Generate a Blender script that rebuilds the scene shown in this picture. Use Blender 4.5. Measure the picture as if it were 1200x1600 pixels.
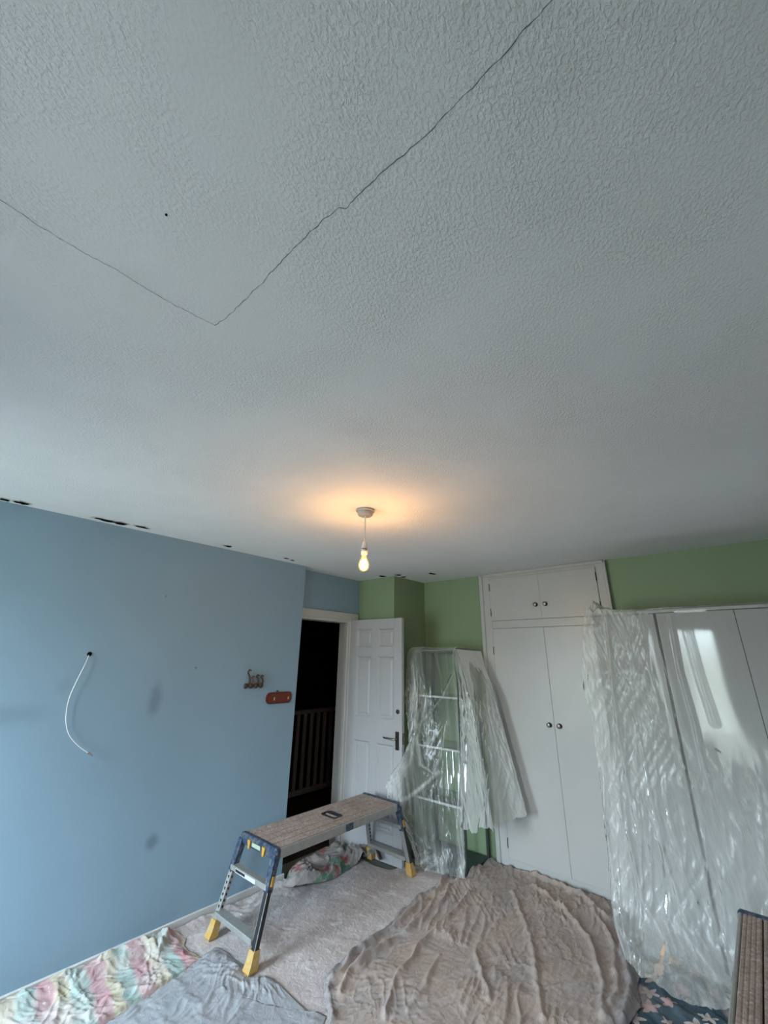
import bpy, math, random
import numpy as np
from mathutils import Vector, Matrix

# ------------------------------------------------------------------ scene, camera, light
scene = bpy.context.scene
for o in list(bpy.data.objects):
    bpy.data.objects.remove(o)
COL = scene.collection
random.seed(7)
rng = np.random.default_rng(11)

F_PX = 638.0
CAM_Z = 1.59
CEIL = 2.40
_z = np.array([26.0, -1776.0, F_PX]); _z /= np.linalg.norm(_z)
_y = np.array([590.0, 238.0, F_PX]); _y -= _y.dot(_z) * _z; _y /= np.linalg.norm(_y)
_x = np.cross(_y, _z)
ROT = np.array([_x, _y, _z])          # camera axes (right, down, forward) -> room axes

cam_data = bpy.data.cameras.new('camera')
cam = bpy.data.objects.new('camera', cam_data)
COL.objects.link(cam)
cam_data.sensor_fit = 'VERTICAL'
cam_data.sensor_height = 36.0
cam_data.lens = 36.0 * F_PX / 1600.0
cam_data.clip_start = 0.02
_r, _d, _f = ROT[:, 0], ROT[:, 1], ROT[:, 2]
cam.matrix_world = Matrix(((_r[0], -_d[0], -_f[0], 0.0), (_r[1], -_d[1], -_f[1], 0.0),
                           (_r[2], -_d[2], -_f[2], CAM_Z), (0, 0, 0, 1)))
scene.camera = cam

scene.view_settings.view_transform = 'Standard'
scene.view_settings.look = 'None'
scene.view_settings.gamma = 1.0
scene.view_settings.use_curve_mapping = False
scene.view_settings.exposure = 1.56
try:
    scene.cycles.transparent_max_bounces = 12
except Exception:
    pass

SKY_STRENGTH = 15.0
world = bpy.data.worlds.new('overcast_sky'); scene.world = world
world.use_nodes = True
wn = world.node_tree; wn.nodes.clear()
w_out = wn.nodes.new('ShaderNodeOutputWorld'); w_bg = wn.nodes.new('ShaderNodeBackground')
w_tc = wn.nodes.new('ShaderNodeTexCoord'); w_sep = wn.nodes.new('ShaderNodeSeparateXYZ')
w_ramp = wn.nodes.new('ShaderNodeValToRGB'); w_map = wn.nodes.new('ShaderNodeMapRange')
w_map.inputs['From Min'].default_value = -1.0; w_map.inputs['From Max'].default_value = 1.0
cr = w_ramp.color_ramp
cr.elements[0].position = 0.0; cr.elements[0].color = (0.15, 0.165, 0.16, 1)
cr.elements[1].position = 1.0; cr.elements[1].color = (1.25, 1.60, 1.95, 1)
e = cr.elements.new(0.50); e.color = (0.22, 0.255, 0.245, 1)
e = cr.elements.new(0.56); e.color = (0.68, 0.81, 0.90, 1)
wn.links.new(w_tc.outputs['Generated'], w_sep.inputs[0]); wn.links.new(w_sep.outputs['Z'], w_map.inputs['Value'])
wn.links.new(w_map.outputs[0], w_ramp.inputs[0]); wn.links.new(w_ramp.outputs[0], w_bg.inputs['Color'])
w_bg.inputs['Strength'].default_value = SKY_STRENGTH
wn.links.new(w_bg.outputs[0], w_out.inputs[0])

# the room's windows (in the wall behind the camera): x0, x1, z0, z1
REAR_Y = -1.0
WINDOWS = [(-2.97, -2.08, 0.45, 2.12), (-0.86, -0.39, 0.66, 2.08)]
for k, (x0, x1, z0, z1) in enumerate(WINDOWS):
    ld = bpy.data.lights.new('window_portal', 'AREA'); ld.shape = 'RECTANGLE'
    ld.size = x1 - x0; ld.size_y = z1 - z0
    ld.cycles.is_portal = True
    lo = bpy.data.objects.new('window_portal', ld); COL.objects.link(lo)
    lo.location = ((x0 + x1) / 2, REAR_Y - 0.16, (z0 + z1) / 2)
    lo.rotation_euler = (math.radians(90), 0, 0)      # -Z of the lamp faces +Y

# ------------------------------------------------------------------ pixel helpers
def ray(u, v):
    return ROT @ np.array([u - 600.0, v - 800.0, F_PX])
def on_z(u, v, z=0.0):
    d = ray(u, v); t = (z - CAM_Z) / d[2]; return (d[0] * t, d[1] * t, z)
def on_y(u, v, y):
    d = ray(u, v); t = y / d[1]; return (d[0] * t, y, CAM_Z + d[2] * t)
def on_x(u, v, x):
    d = ray(u, v); t = x / d[0]; return (x, d[1] * t, CAM_Z + d[2] * t)
def fl(u, v, z=0.015):
    return on_z(u, v, z)[:2]

# ------------------------------------------------------------------ materials
class Mat:
    def __init__(self, name):
        self.m = bpy.data.materials.new(name); self.m.use_nodes = True
        self.t = self.m.node_tree; self.t.nodes.clear()
        self.out = self.t.nodes.new('ShaderNodeOutputMaterial')
        self._co = None
    def n(self, typ, ins=None, **props):
        nd = self.t.nodes.new(typ)
        for k, v in props.items():
            setattr(nd, k, v)
        for k, v in (ins or {}).items():
            self.set(nd.inputs[k], v)
        return nd
    def set(self, sock, v):
        if hasattr(v, 'is_linked') or isinstance(v, bpy.types.NodeSocket):
            self.t.links.new(v, sock)
        else:
            if isinstance(v, tuple) and len(v) == 3 and sock.type == 'RGBA':
                v = (*v, 1)
            sock.default_value = v
    def co(self):
        if self._co is None:
            self._co = self.n('ShaderNodeTexCoord').outputs['Object']
        return self._co
    def mapping(self, scale=(1, 1, 1), rot=(0, 0, 0), loc=(0, 0, 0), vec=None):
        return self.n('ShaderNodeMapping', {'Vector': vec or self.co(), 'Scale': scale, 'Rotation': rot, 'Location': loc}).outputs[0]
    def noise(self, scale, detail=3, rough=0.55, vec=None, dist=0.0, col=False):
        nd = self.n('ShaderNodeTexNoise', {'Vector': vec or self.co(), 'Scale': scale, 'Detail': detail, 'Roughness': rough, 'Distortion': dist})
        return nd.outputs['Color' if col else 'Fac']
    def voro(self, scale, vec=None, feature='F1', out='Distance', rnd=1.0):
        nd = self.n('ShaderNodeTexVoronoi', {'Vector': vec or self.co(), 'Scale': scale, 'Randomness': rnd}, feature=feature)
        return nd.outputs[out]
    def ramp(self, fac, stops, interp='LINEAR'):
        nd = self.n('ShaderNodeValToRGB', {'Fac': fac}); r = nd.color_ramp; r.interpolation = interp
        while len(r.elements) < len(stops):
            r.elements.new(0.5)
        for e, (p, c) in zip(r.elements, stops):
            e.position = p
            e.color = (c, c, c, 1) if isinstance(c, (int, float)) else (*c, 1)
        return nd.outputs[0]
    def mix(self, fac, a, b, blend='MIX'):
        nd = self.n('ShaderNodeMix', data_type='RGBA', blend_type=blend)
        self.set(nd.inputs[0], fac); self.set(nd.inputs[6], a); self.set(nd.inputs[7], b)
        return nd.outputs[2]
    def math(self, op, a, b=0.0, c=0.0, clamp=False):
        nd = self.n('ShaderNodeMath', operation=op, use_clamp=clamp)
        self.set(nd.inputs[0], a); self.set(nd.inputs[1], b); self.set(nd.inputs[2], c)
        return nd.outputs[0]
    def sep(self, vec=None):
        return self.n('ShaderNodeSeparateXYZ', {0: vec or self.co()}).outputs
    def bump(self, h, strength=0.3, dist=0.01, normal=None):
        ins = {'Height': h, 'Strength': strength, 'Distance': dist}
        if normal is not None:
            ins['Normal'] = normal
        return self.n('ShaderNodeBump', ins).outputs[0]
    def pbsdf(self, color, rough=0.6, normal=None, **kw):
        ins = {'Base Color': color, 'Roughness': rough}
        if normal is not None:
            ins['Normal'] = normal
        ins.update(kw)
        b = self.n('ShaderNodeBsdfPrincipled', ins)
        return b.outputs[0]
    def done(self, shader):
        self.t.links.new(shader, self.out.inputs['Surface']); return self.m

def spot_mask(M, cx, cy, rx, ry, axes=('Y', 'Z'), jag=0.3):
    """soft-edged mask for stains and a painted-in cast shadow, at one place on a surface"""
    s = M.sep()
    w = M.noise(14, 2)
    dx = M.math('DIVIDE', M.math('SUBTRACT', s[axes[0]], cx), rx)
    dy = M.math('DIVIDE', M.math('SUBTRACT', s[axes[1]], cy), ry)
    r = M.math('SQRT', M.math('ADD', M.math('MULTIPLY', dx, dx), M.math('MULTIPLY', dy, dy)))
    r = M.math('ADD', r, M.math('MULTIPLY', M.math('SUBTRACT', w, 0.5), jag * 2))
    return M.ramp(r, [(0.35, 1.0), (1.0, 0.0)])

def plain(name, color, rough=0.6, var=0.12, scale=8, bump=0.0, bscale=60, metallic=0.0, spec=0.5, **kw):
    M = Mat(name)
    n = M.noise(scale, 4)
    c = M.mix(n, tuple(v * (1 - var) for v in color), tuple(min(1, v * (1 + var)) for v in color))
    nm = M.bump(M.noise(bscale, 3), bump, 0.004) if bump else None
    kw.setdefault('Metallic', metallic); kw['Specular IOR Level'] = spec
    return M.done(M.pbsdf(c, rough, nm, **kw))

MT = {}
# textured (stippled) ceiling paint
M = Mat('ceiling_stipple')
big = M.noise(0.9, 3)
c = M.mix(M.ramp(big, [(0.35, 0.0), (0.65, 1.0)]), (0.84, 0.855, 0.85), (0.885, 0.895, 0.895))
c = M.mix(M.ramp(M.noise(6, 4), [(0.45, 0.0), (0.7, 0.25)]), c, (0.90, 0.90, 0.895))
st = M.noise(165, 3, 0.55, vec=M.mapping((1.0, 0.7, 1.0), (0, 0, 0.6)), dist=0.25)
st = M.ramp(st, [(0.42, 0.0), (0.70, 1.0)])
patch = M.ramp(M.noise(2.3, 3), [(0.38, 0.12), (0.62, 1.0)])
h = M.math('MULTIPLY', st, patch)
nm = M.bump(h, 0.6, 0.0035)
nm = M.bump(M.noise(1.8, 2), 0.25, 0.03, nm)
MT['ceiling'] = M.done(M.pbsdf(c, 0.85, nm, **{'Specular IOR Level': 0.25}))

# blue wall paint with scuffs and one painted-in cast shadow
def wall_paint(name, base, stains_and_shadow=()):
    M = Mat(name)
    n = M.noise(1.3, 4)
    c = M.mix(n, tuple(v * 0.92 for v in base), tuple(v * 1.07 for v in base))
    for (a, b, ra, rb, dark, axes) in stains_and_shadow:
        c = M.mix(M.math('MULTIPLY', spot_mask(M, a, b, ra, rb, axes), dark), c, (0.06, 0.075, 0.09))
    f = M.noise(120, 2)
    nm = M.bump(f, 0.12, 0.002)
    nm = M.bump(M.noise(3, 2), 0.12, 0.02, nm)
    return M.done(M.pbsdf(c, 0.55, nm, **{'Specular IOR Level': 0.35}))
YZ = ('Y', 'Z')
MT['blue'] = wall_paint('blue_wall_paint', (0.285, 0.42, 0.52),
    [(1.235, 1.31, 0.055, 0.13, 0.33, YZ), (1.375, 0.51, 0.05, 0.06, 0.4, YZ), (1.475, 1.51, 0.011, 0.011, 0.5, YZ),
     (0.47, 1.28, 0.30, 0.075, 0.20, YZ), (1.18, 1.98, 0.010, 0.010, 0.4, YZ), (0.72, 1.42, 0.05, 0.06, 0.1, YZ)])  # the wide first mark here is a cast shadow painted into the wall colour
MT['green'] = wall_paint('green_wall_paint', (0.265, 0.355, 0.215))
MT['plain_wall'] = wall_paint('cream_wall_paint', (0.50, 0.51, 0.50))
MT['gloss_white'] = plain('white_gloss_woodwork', (0.62, 0.62, 0.60), 0.32, 0.04, 5, 0.04, 25)
MT['door_white'] = plain('white_door_paint', (0.46, 0.46, 0.47), 0.4, 0.04, 6, 0.05, 30)
# cupboard paint: old white gloss, brush marks
M = Mat('cupboard_white')
n = M.noise(3, 4)
c = M.mix(n, (0.49, 0.485, 0.46), (0.56, 0.555, 0.54))
nm = M.bump(M.noise(30, 2, vec=M.mapping((1, 1, 0.12))), 0.08, 0.003)
nm = M.bump(M.noise(2.2, 2), 0.10, 0.02, nm)
MT['cupboard'] = M.done(M.pbsdf(c, 0.30, nm))
MT['wardrobe'] = plain('wardrobe_gloss_panel', (0.46, 0.465, 0.46), 0.06, 0.02, 3, 0.0, 3, 0.0, 0.28)
MT['wardrobe_side'] = plain('wardrobe_white_carcass', (0.5, 0.5, 0.49), 0.4, 0.03)
MT['gap'] = plain('dark_gap', (0.02, 0.022, 0.022), 0.8)
MT['black'] = plain('black_plastic', (0.018, 0.018, 0.02), 0.45)
MT['hole'] = plain('torn_plaster_void', (0.006, 0.006, 0.006), 0.95, spec=0.0)
MT['torn'] = plain('torn_plaster_paper', (0.5, 0.48, 0.45), 0.9, 0.2, 60)
MT['crack'] = plain('ceiling_crack_shadow', (0.19, 0.19, 0.185), 0.95, 0.5, 20, spec=0.0)
MT['hinge'] = plain('old_dark_hinge_metal', (0.05, 0.045, 0.04), 0.5, 0.3, 40, metallic=0.6)
MT['brass'] = plain('tarnished_knob_metal', (0.26, 0.23, 0.20), 0.35, 0.3, 60, metallic=0.9)
MT['knob_rose'] = plain('aged_bronze', (0.05, 0.038, 0.03), 0.45, 0.3, 60, metallic=0.7)
MT['alu'] = plain('dusty_aluminium', (0.42, 0.42, 0.40), 0.5, 0.25, 30, 0.1, 90, metallic=0.55)
M = Mat('dusty_navy_plastic')
c = M.mix(M.ramp(M.noise(45, 5, 0.7), [(0.46, 0.0), (0.66, 0.75)]), (0.014, 0.04, 0.085), (0.20, 0.19, 0.19))
MT['navy'] = M.done(M.pbsdf(c, 0.55))
# yellow feet with dust
M = Mat('yellow_rubber_foot')
c = M.mix(M.ramp(M.noise(40, 4), [(0.45, 0.0), (0.75, 0.6)]), (0.52, 0.31, 0.07), (0.52, 0.46, 0.36))
MT['yellow'] = M.done(M.pbsdf(c, 0.6))
MT['amber'] = plain('amber_latch', (0.55, 0.30, 0.05), 0.5, 0.2, 60)
MT['vial'] = plain('pale_level_vial', (0.42, 0.50, 0.36), 0.3, 0.2, 60)
# dusty paint-splashed deck
def deck_mat(name, a, b, dust):
    M = Mat(name)
    n = M.noise(9, 5, 0.65)
    c = M.mix(M.ramp(n, [(0.35, 0.0), (0.65, 1.0)]), a, b)
    grit = M.noise(70, 5, 0.75)
    c = M.mix(M.ramp(grit, [(0.40, 0.55), (0.52, 0.0)]), c, tuple(v * 0.42 for v in a))
    c = M.mix(M.ramp(M.noise(38, 6, 0.7), [(0.55, 0.0), (0.66, 0.8)]), c, dust)
    nm = M.bump(M.noise(80, 4, 0.7), 0.5, 0.004)
    return M.done(M.pbsdf(c, 0.85, nm, **{'Specular IOR Level': 0.2}))
MT['deck'] = deck_mat('dusty_deck_board', (0.36, 0.285, 0.25), (0.48, 0.39, 0.345), (0.62, 0.55, 0.51))
MT['white_plastic'] = plain('white_plastic', (0.68, 0.67, 0.64), 0.35, 0.03)
MT['rose_shaded'] = plain('shaded_white_plastic', (0.36, 0.37, 0.38), 0.45, 0.03)  # white rose made darker: the shade on it is put into the colour
MT['cable'] = plain('white_coax_cable', (0.75, 0.76, 0.75), 0.4, 0.02)
MT['chrome'] = plain('connector_metal', (0.6, 0.6, 0.58), 0.25, 0.1, metallic=1.0)
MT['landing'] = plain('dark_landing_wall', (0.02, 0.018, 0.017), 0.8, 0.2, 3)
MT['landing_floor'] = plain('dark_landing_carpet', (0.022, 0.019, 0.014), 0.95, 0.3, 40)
MT['banister'] = plain('grey_banister_paint', (0.32, 0.33, 0.44), 0.6, 0.1)
MT['carpet'] = plain('grey_green_carpet', (0.22, 0.225, 0.20), 0.95, 0.25, 120, 0.5, 300, spec=0.1)
MT['plaque'] = plain('red_brown_plaque_wood', (0.15, 0.026, 0.012), 0.4, 0.35, 25)
MT['plaque_rim'] = plain('dark_red_plaque_rim', (0.09, 0.018, 0.012), 0.4, 0.3, 30)
MT['iron'] = plain('dark_bronze_ornament', (0.085, 0.06, 0.045), 0.45, 0.4, 60, metallic=0.5)
MT['copper'] = plain('copper_ornament', (0.25, 0.11, 0.06), 0.45, 0.3, 60, metallic=0.5)
MT['frame_dark'] = plain('dark_green_metal_frame', (0.045, 0.065, 0.058), 0.45, 0.2, 30)
MT['base_teal'] = plain('dark_teal_base_board', (0.035, 0.06, 0.055), 0.5, 0.2, 20)
MT['shelf_edge'] = plain('pale_shelf_edge', (0.60, 0.62, 0.60), 0.4, 0.05)
MT['sticker'] = plain('white_sticker', (0.55, 0.55, 0.54), 0.5, 0.1, 40)
MT['pale_key'] = plain('pale_gold_detail', (0.50, 0.38, 0.16), 0.4, 0.1)

# clear plastic dust sheet: crinkled film, part clear, part milky where creased
def film(name, clear, milk, crease_scale, vstretch, bump_s, tint=(0.84, 0.85, 0.82), rough=0.09):
    M = Mat(name)
    cr_ = M.n('ShaderNodeAttribute', attribute_name='crease').outputs['Fac']
    s_ = M.sep()
    lean = M.math('ADD', s_['X'], M.math('MULTIPLY', s_['Z'], 0.13))
    vv = M.n('ShaderNodeCombineXYZ', {0: lean, 1: s_['Y'], 2: s_['Z']}).outputs[0]
    n1 = M.noise(crease_scale, 4, 0.66, vec=M.mapping((1.0, 1.0, vstretch), vec=vv), dist=0.5)
    n2 = M.voro(crease_scale * 1.6, vec=M.mapping((1, 1, vstretch * 1.5), (0.1, 0.1, 0.3), vec=vv), feature='DISTANCE_TO_EDGE')
    fine = M.noise(crease_scale * 5, 2, 0.65, vec=M.mapping((1, 1, 0.5), vec=vv))
    line = M.ramp(n2, [(0.0, 1.0), (0.05, 0.0)])
    hh = M.math('ADD', n1, M.math('MULTIPLY', line, 0.05))
    hh = M.math('ADD', hh, M.math('MULTIPLY', fine, 0.12))
    nm = M.bump(M.math('MULTIPLY', hh, cr_), bump_s, 0.008)
    streak = M.ramp(n1, [(0.46, 0.0), (0.72, 1.0)])
    body_f = M.math('ADD', clear, M.math('MULTIPLY', M.math('ADD', streak, M.math('MULTIPLY', line, 0.25)), milk))
    fac = M.math('MULTIPLY', body_f, M.math('ADD', 0.25, M.math('MULTIPLY', cr_, 0.75)), clamp=True)
    dif = M.n('ShaderNodeBsdfDiffuse', {'Color': tint, 'Normal': nm}).outputs[0]
    trl = M.n('ShaderNodeBsdfTranslucent', {'Color': tint, 'Normal': nm}).outputs[0]
    body = M.n('ShaderNodeMixShader', {0: 0.4, 1: dif, 2: trl}).outputs[0]
    tr = M.n('ShaderNodeBsdfTransparent', {'Color': (0.97, 0.98, 0.97, 1)}).outputs[0]
    s = M.n('ShaderNodeMixShader', {0: fac, 1: tr, 2: body}).outputs[0]
    rg = M.math('ADD', 0.05, M.math('MULTIPLY', cr_, rough))
    g = M.n('ShaderNodeBsdfGlossy', {'Color': (1, 1, 1, 1), 'Roughness': rg, 'Normal': nm}).outputs[0]
    lw = M.n('ShaderNodeFresnel', {'IOR': 1.42, 'Normal': nm}).outputs[0]
    s2 = M.n('ShaderNodeMixShader', {0: M.math('MULTIPLY', lw, 0.85, clamp=True), 1: s, 2: g}).outputs[0]
    return M.done(s2)
MT['film_shelf'] = film('clear_plastic_film', 0.22, 0.52, 16, 0.07, 0.30, rough=0.32)
MT['film_flap'] = film('doubled_plastic_film', 0.52, 0.24, 15, 0.05, 0.14, rough=0.22)
MT['film_wardrobe'] = film('thin_plastic_film', 0.42, 0.20, 30, 0.035, 0.20, rough=0.13)

# glass
def glass(name, tint, refl=1.0):
    M = Mat(name)
    tr = M.n('ShaderNodeBsdfTransparent', {'Color': (*tint, 1)}).outputs[0]
    g = M.n('ShaderNodeBsdfGlossy', {'Color': (1, 1, 1, 1), 'Roughness': 0.02}).outputs[0]
    fr = M.n('ShaderNodeFresnel', {'IOR': 1.45}).outputs[0]
    return M.done(M.n('ShaderNodeMixShader', {0: M.math('MULTIPLY', fr, refl), 1: tr, 2: g}).outputs[0])
MT['pane'] = glass('window_glass', (0.97, 0.98, 0.98))
M = Mat('glowing_bulb_glass')
_tr = M.n('ShaderNodeBsdfTransparent', {'Color': (1, 0.93, 0.8, 1)}).outputs[0]
_gl = M.n('ShaderNodeBsdfGlossy', {'Color': (1, 1, 1, 1), 'Roughness': 0.03}).outputs[0]
_em = M.n('ShaderNodeEmission', {'Color': (1.0, 0.5, 0.15, 1), 'Strength': 0.22}).outputs[0]
_mx = M.n('ShaderNodeMixShader', {0: 0.05, 1: _tr, 2: _gl}).outputs[0]
MT['bulb_glass'] = M.done(M.n('ShaderNodeAddShader', {0: _mx, 1: _em}).outputs[0])
MT['shelf_glass'] = glass('green_tinted_shelf_glass', (0.62, 0.78, 0.70))
M = Mat('glowing_filament')
MT['filament'] = M.done(M.n('ShaderNodeEmission', {'Color': (1.0, 0.62, 0.24, 1), 'Strength': 160.0}).outputs[0])

# dust-sheet fabrics
def splatter(M, c, col, scale, lo, hi, amt):
    return M.mix(M.math('MULTIPLY', M.ramp(M.noise(scale, 5, 0.7), [(lo, 0.0), (hi, 1.0)]), amt), c, col)
def weave(M, extra=0.25):
    nm = M.bump(M.noise(240, 2), 0.2, 0.001)
    nm = M.bump(M.noise(26, 4, 0.6, dist=1.0), extra, 0.012, nm)
    return nm
M = Mat('grey_speckled_dust_sheet')
n = M.noise(2.2, 5, 0.6)
c = M.ramp(n, [(0.3, (0.44, 0.39, 0.38)), (0.5, (0.57, 0.50, 0.48)), (0.7, (0.49, 0.41, 0.385))])
c = splatter(M, c, (0.76, 0.73, 0.71), 9, 0.54, 0.68, 0.75)
c = splatter(M, c, (0.74, 0.72, 0.70), 60, 0.58, 0.66, 0.8)
c = splatter(M, c, (0.16, 0.15, 0.15), 34, 0.66, 0.70, 0.8)
MT['sheet_grey'] = M.done(M.pbsdf(c, 0.95, weave(M, 0.5), **{'Specular IOR Level': 0.1}))
M = Mat('brown_cotton_dust_sheet')
n = M.noise(1.7, 5, 0.6)
c = M.ramp(n, [(0.3, (0.40, 0.35, 0.33)), (0.48, (0.44, 0.36, 0.315)), (0.7, (0.47, 0.375, 0.32))])
c = splatter(M, c, (0.38, 0.36, 0.37), 3.2, 0.52, 0.66, 0.55)
c = splatter(M, c, (0.45, 0.40, 0.37), 50, 0.63, 0.70, 0.5)
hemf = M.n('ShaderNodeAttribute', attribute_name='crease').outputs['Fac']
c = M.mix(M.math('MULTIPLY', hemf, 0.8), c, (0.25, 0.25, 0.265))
def _ridge(sc, rot, st):
    n_ = M.noise(sc, 2, 0.5, vec=M.mapping((1.0, st, 1.0), (0, 0, rot)), dist=0.9)
    return M.ramp(M.math('ABSOLUTE', M.math('SUBTRACT', n_, 0.5)), [(0.0, 1.0), (0.09, 0.0)])
rh = M.math('ADD', _ridge(9, 0.25, 0.35), M.math('MULTIPLY', _ridge(15, -0.5, 0.5), 0.5))
rh = M.math('MULTIPLY', rh, M.ramp(M.noise(3.5, 2, vec=M.mapping(loc=(2, 8, 0))), [(0.4, 0.15), (0.62, 1.0)]))
_nm = M.bump(rh, 0.45, 0.008, weave(M, 0.3))
MT['sheet_brown'] = M.done(M.pbsdf(c, 0.95, _nm, **{'Specular IOR Level': 0.1}))
M = Mat('blue_grey_dust_sheet')
n = M.noise(2.5, 5, 0.6)
c = M.ramp(n, [(0.3, (0.32, 0.335, 0.35)), (0.6, (0.42, 0.425, 0.445)), (0.75, (0.37, 0.36, 0.37))])
c = splatter(M, c, (0.55, 0.56, 0.57), 22, 0.58, 0.68, 0.6)
MT['sheet_blue_grey'] = M.done(M.pbsdf(c, 0.95, weave(M, 0.35), **{'Specular IOR Level': 0.1}))
# faded stripes running away from the wall
M = Mat('pastel_striped_cotton')
s = M.sep(); wob = M.noise(5, 3)
yy = M.math('ADD', s['Y'], M.math('MULTIPLY', M.math('SUBTRACT', wob, 0.5), 0.10))
yy = M.math('ADD', yy, M.math('MULTIPLY', s['X'], 0.10))
ph = M.math('FRACT', M.math('DIVIDE', yy, 0.205))
c = M.ramp(ph, [(0.0, (0.50, 0.25, 0.27)), (0.26, (0.53, 0.30, 0.31)), (0.34, (0.56, 0.50, 0.35)), (0.52, (0.55, 0.49, 0.36)),
                (0.60, (0.33, 0.46, 0.42)), (0.88, (0.36, 0.49, 0.45)), (1.0, (0.50, 0.25, 0.27))])
fade = M.ramp(M.noise(4.5, 5, 0.65), [(0.36, 0.0), (0.64, 0.8)])
c = M.mix(fade, c, (0.56, 0.51, 0.48))
c = splatter(M, c, (0.70, 0.68, 0.64), 45, 0.62, 0.67, 0.9)
c = splatter(M, c, (0.14, 0.13, 0.12), 30, 0.67, 0.70, 0.8)
c = splatter(M, c, (0.42, 0.16, 0.18), 26, 0.68, 0.72, 0.6)
MT['sheet_stripe'] = M.done(M.pbsdf(c, 0.95, weave(M, 0.3), **{'Specular IOR Level': 0.1}))
# faded floral print
M = Mat('faded_floral_cotton')
c = M.ramp(M.noise(6, 5), [(0.3, (0.27, 0.24, 0.225)), (0.7, (0.46, 0.40, 0.375))])
red = M.ramp(M.noise(9, 3, 0.5, vec=M.mapping(loc=(3, 1, 0))), [(0.56, 0.0), (0.60, 0.7)])
c = M.mix(red, c, (0.36, 0.06, 0.06))
grn = M.ramp(M.noise(8, 3, 0.5, vec=M.mapping(loc=(7, 4, 2))), [(0.57, 0.0), (0.61, 0.7)])
c = M.mix(grn, c, (0.05, 0.20, 0.12))
c = splatter(M, c, (0.08, 0.07, 0.07), 20, 0.64, 0.70, 0.7)
MT['sheet_floral'] = M.done(M.pbsdf(c, 0.95, weave(M, 0.4), **{'Specular IOR Level': 0.1}))
# navy cotton printed with pale stars
M = Mat('star_print_cotton')
sc = 8.5
vn = M.n('ShaderNodeTexVoronoi', {'Vector': M.mapping((1, 1, 0)), 'Scale': sc, 'Randomness': 0.55}, feature='F1', voronoi_dimensions='2D')
cell = M.n('ShaderNodeVectorMath', {0: M.mapping((1, 1, 0)), 1: vn.outputs['Position']}, operation='SUBTRACT').outputs[0]
ss = M.sep(cell)
ang = M.math('ADD', M.math('ARCTAN2', ss['Y'], ss['X']), M.math('MULTIPLY', M.sep(vn.outputs['Color'])['X'], 6.0))
tri = M.math('PINGPONG', M.math('ADD', ang, 12.566), math.pi / 5)     # 0..pi/5
rad = M.math('SQRT', M.math('ADD', M.math('MULTIPLY', ss['X'], ss['X']), M.math('MULTIPLY', ss['Y'], ss['Y'])))
edge = M.math('SUBTRACT', 0.052, M.math('MULTIPLY', tri, 0.052))       # point at angle 0, notch at pi/5
size = M.math('ADD', 0.55, M.math('MULTIPLY', M.sep(vn.outputs['Color'])['Y'], 0.6))
inside = M.math('LESS_THAN', rad, M.math('MULTIPLY', edge, size))
base = M.ramp(M.noise(3, 4), [(0.35, (0.055, 0.085, 0.11)), (0.6, (0.10, 0.14, 0.165))])
base = M.mix(M.ramp(M.noise(1.9, 2, vec=M.mapping(loc=(5, 2, 0))), [(0.56, 0.0), (0.60, 1.0)]), base, (0.44, 0.37, 0.36))
starc = M.ramp(M.sep(vn.outputs['Color'])['Z'], [(0.45, (0.55, 0.52, 0.49)), (0.55, (0.48, 0.26, 0.27)), (0.8, (0.5, 0.44, 0.42))])
c = M.mix(inside, base, starc)
c = splatter(M, c, (0.45, 0.45, 0.45), 30, 0.64, 0.70, 0.5)
MT['sheet_star'] = M.done(M.pbsdf(c, 0.95, weave(M, 0.3), **{'Specular IOR Level': 0.1}))

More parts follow.
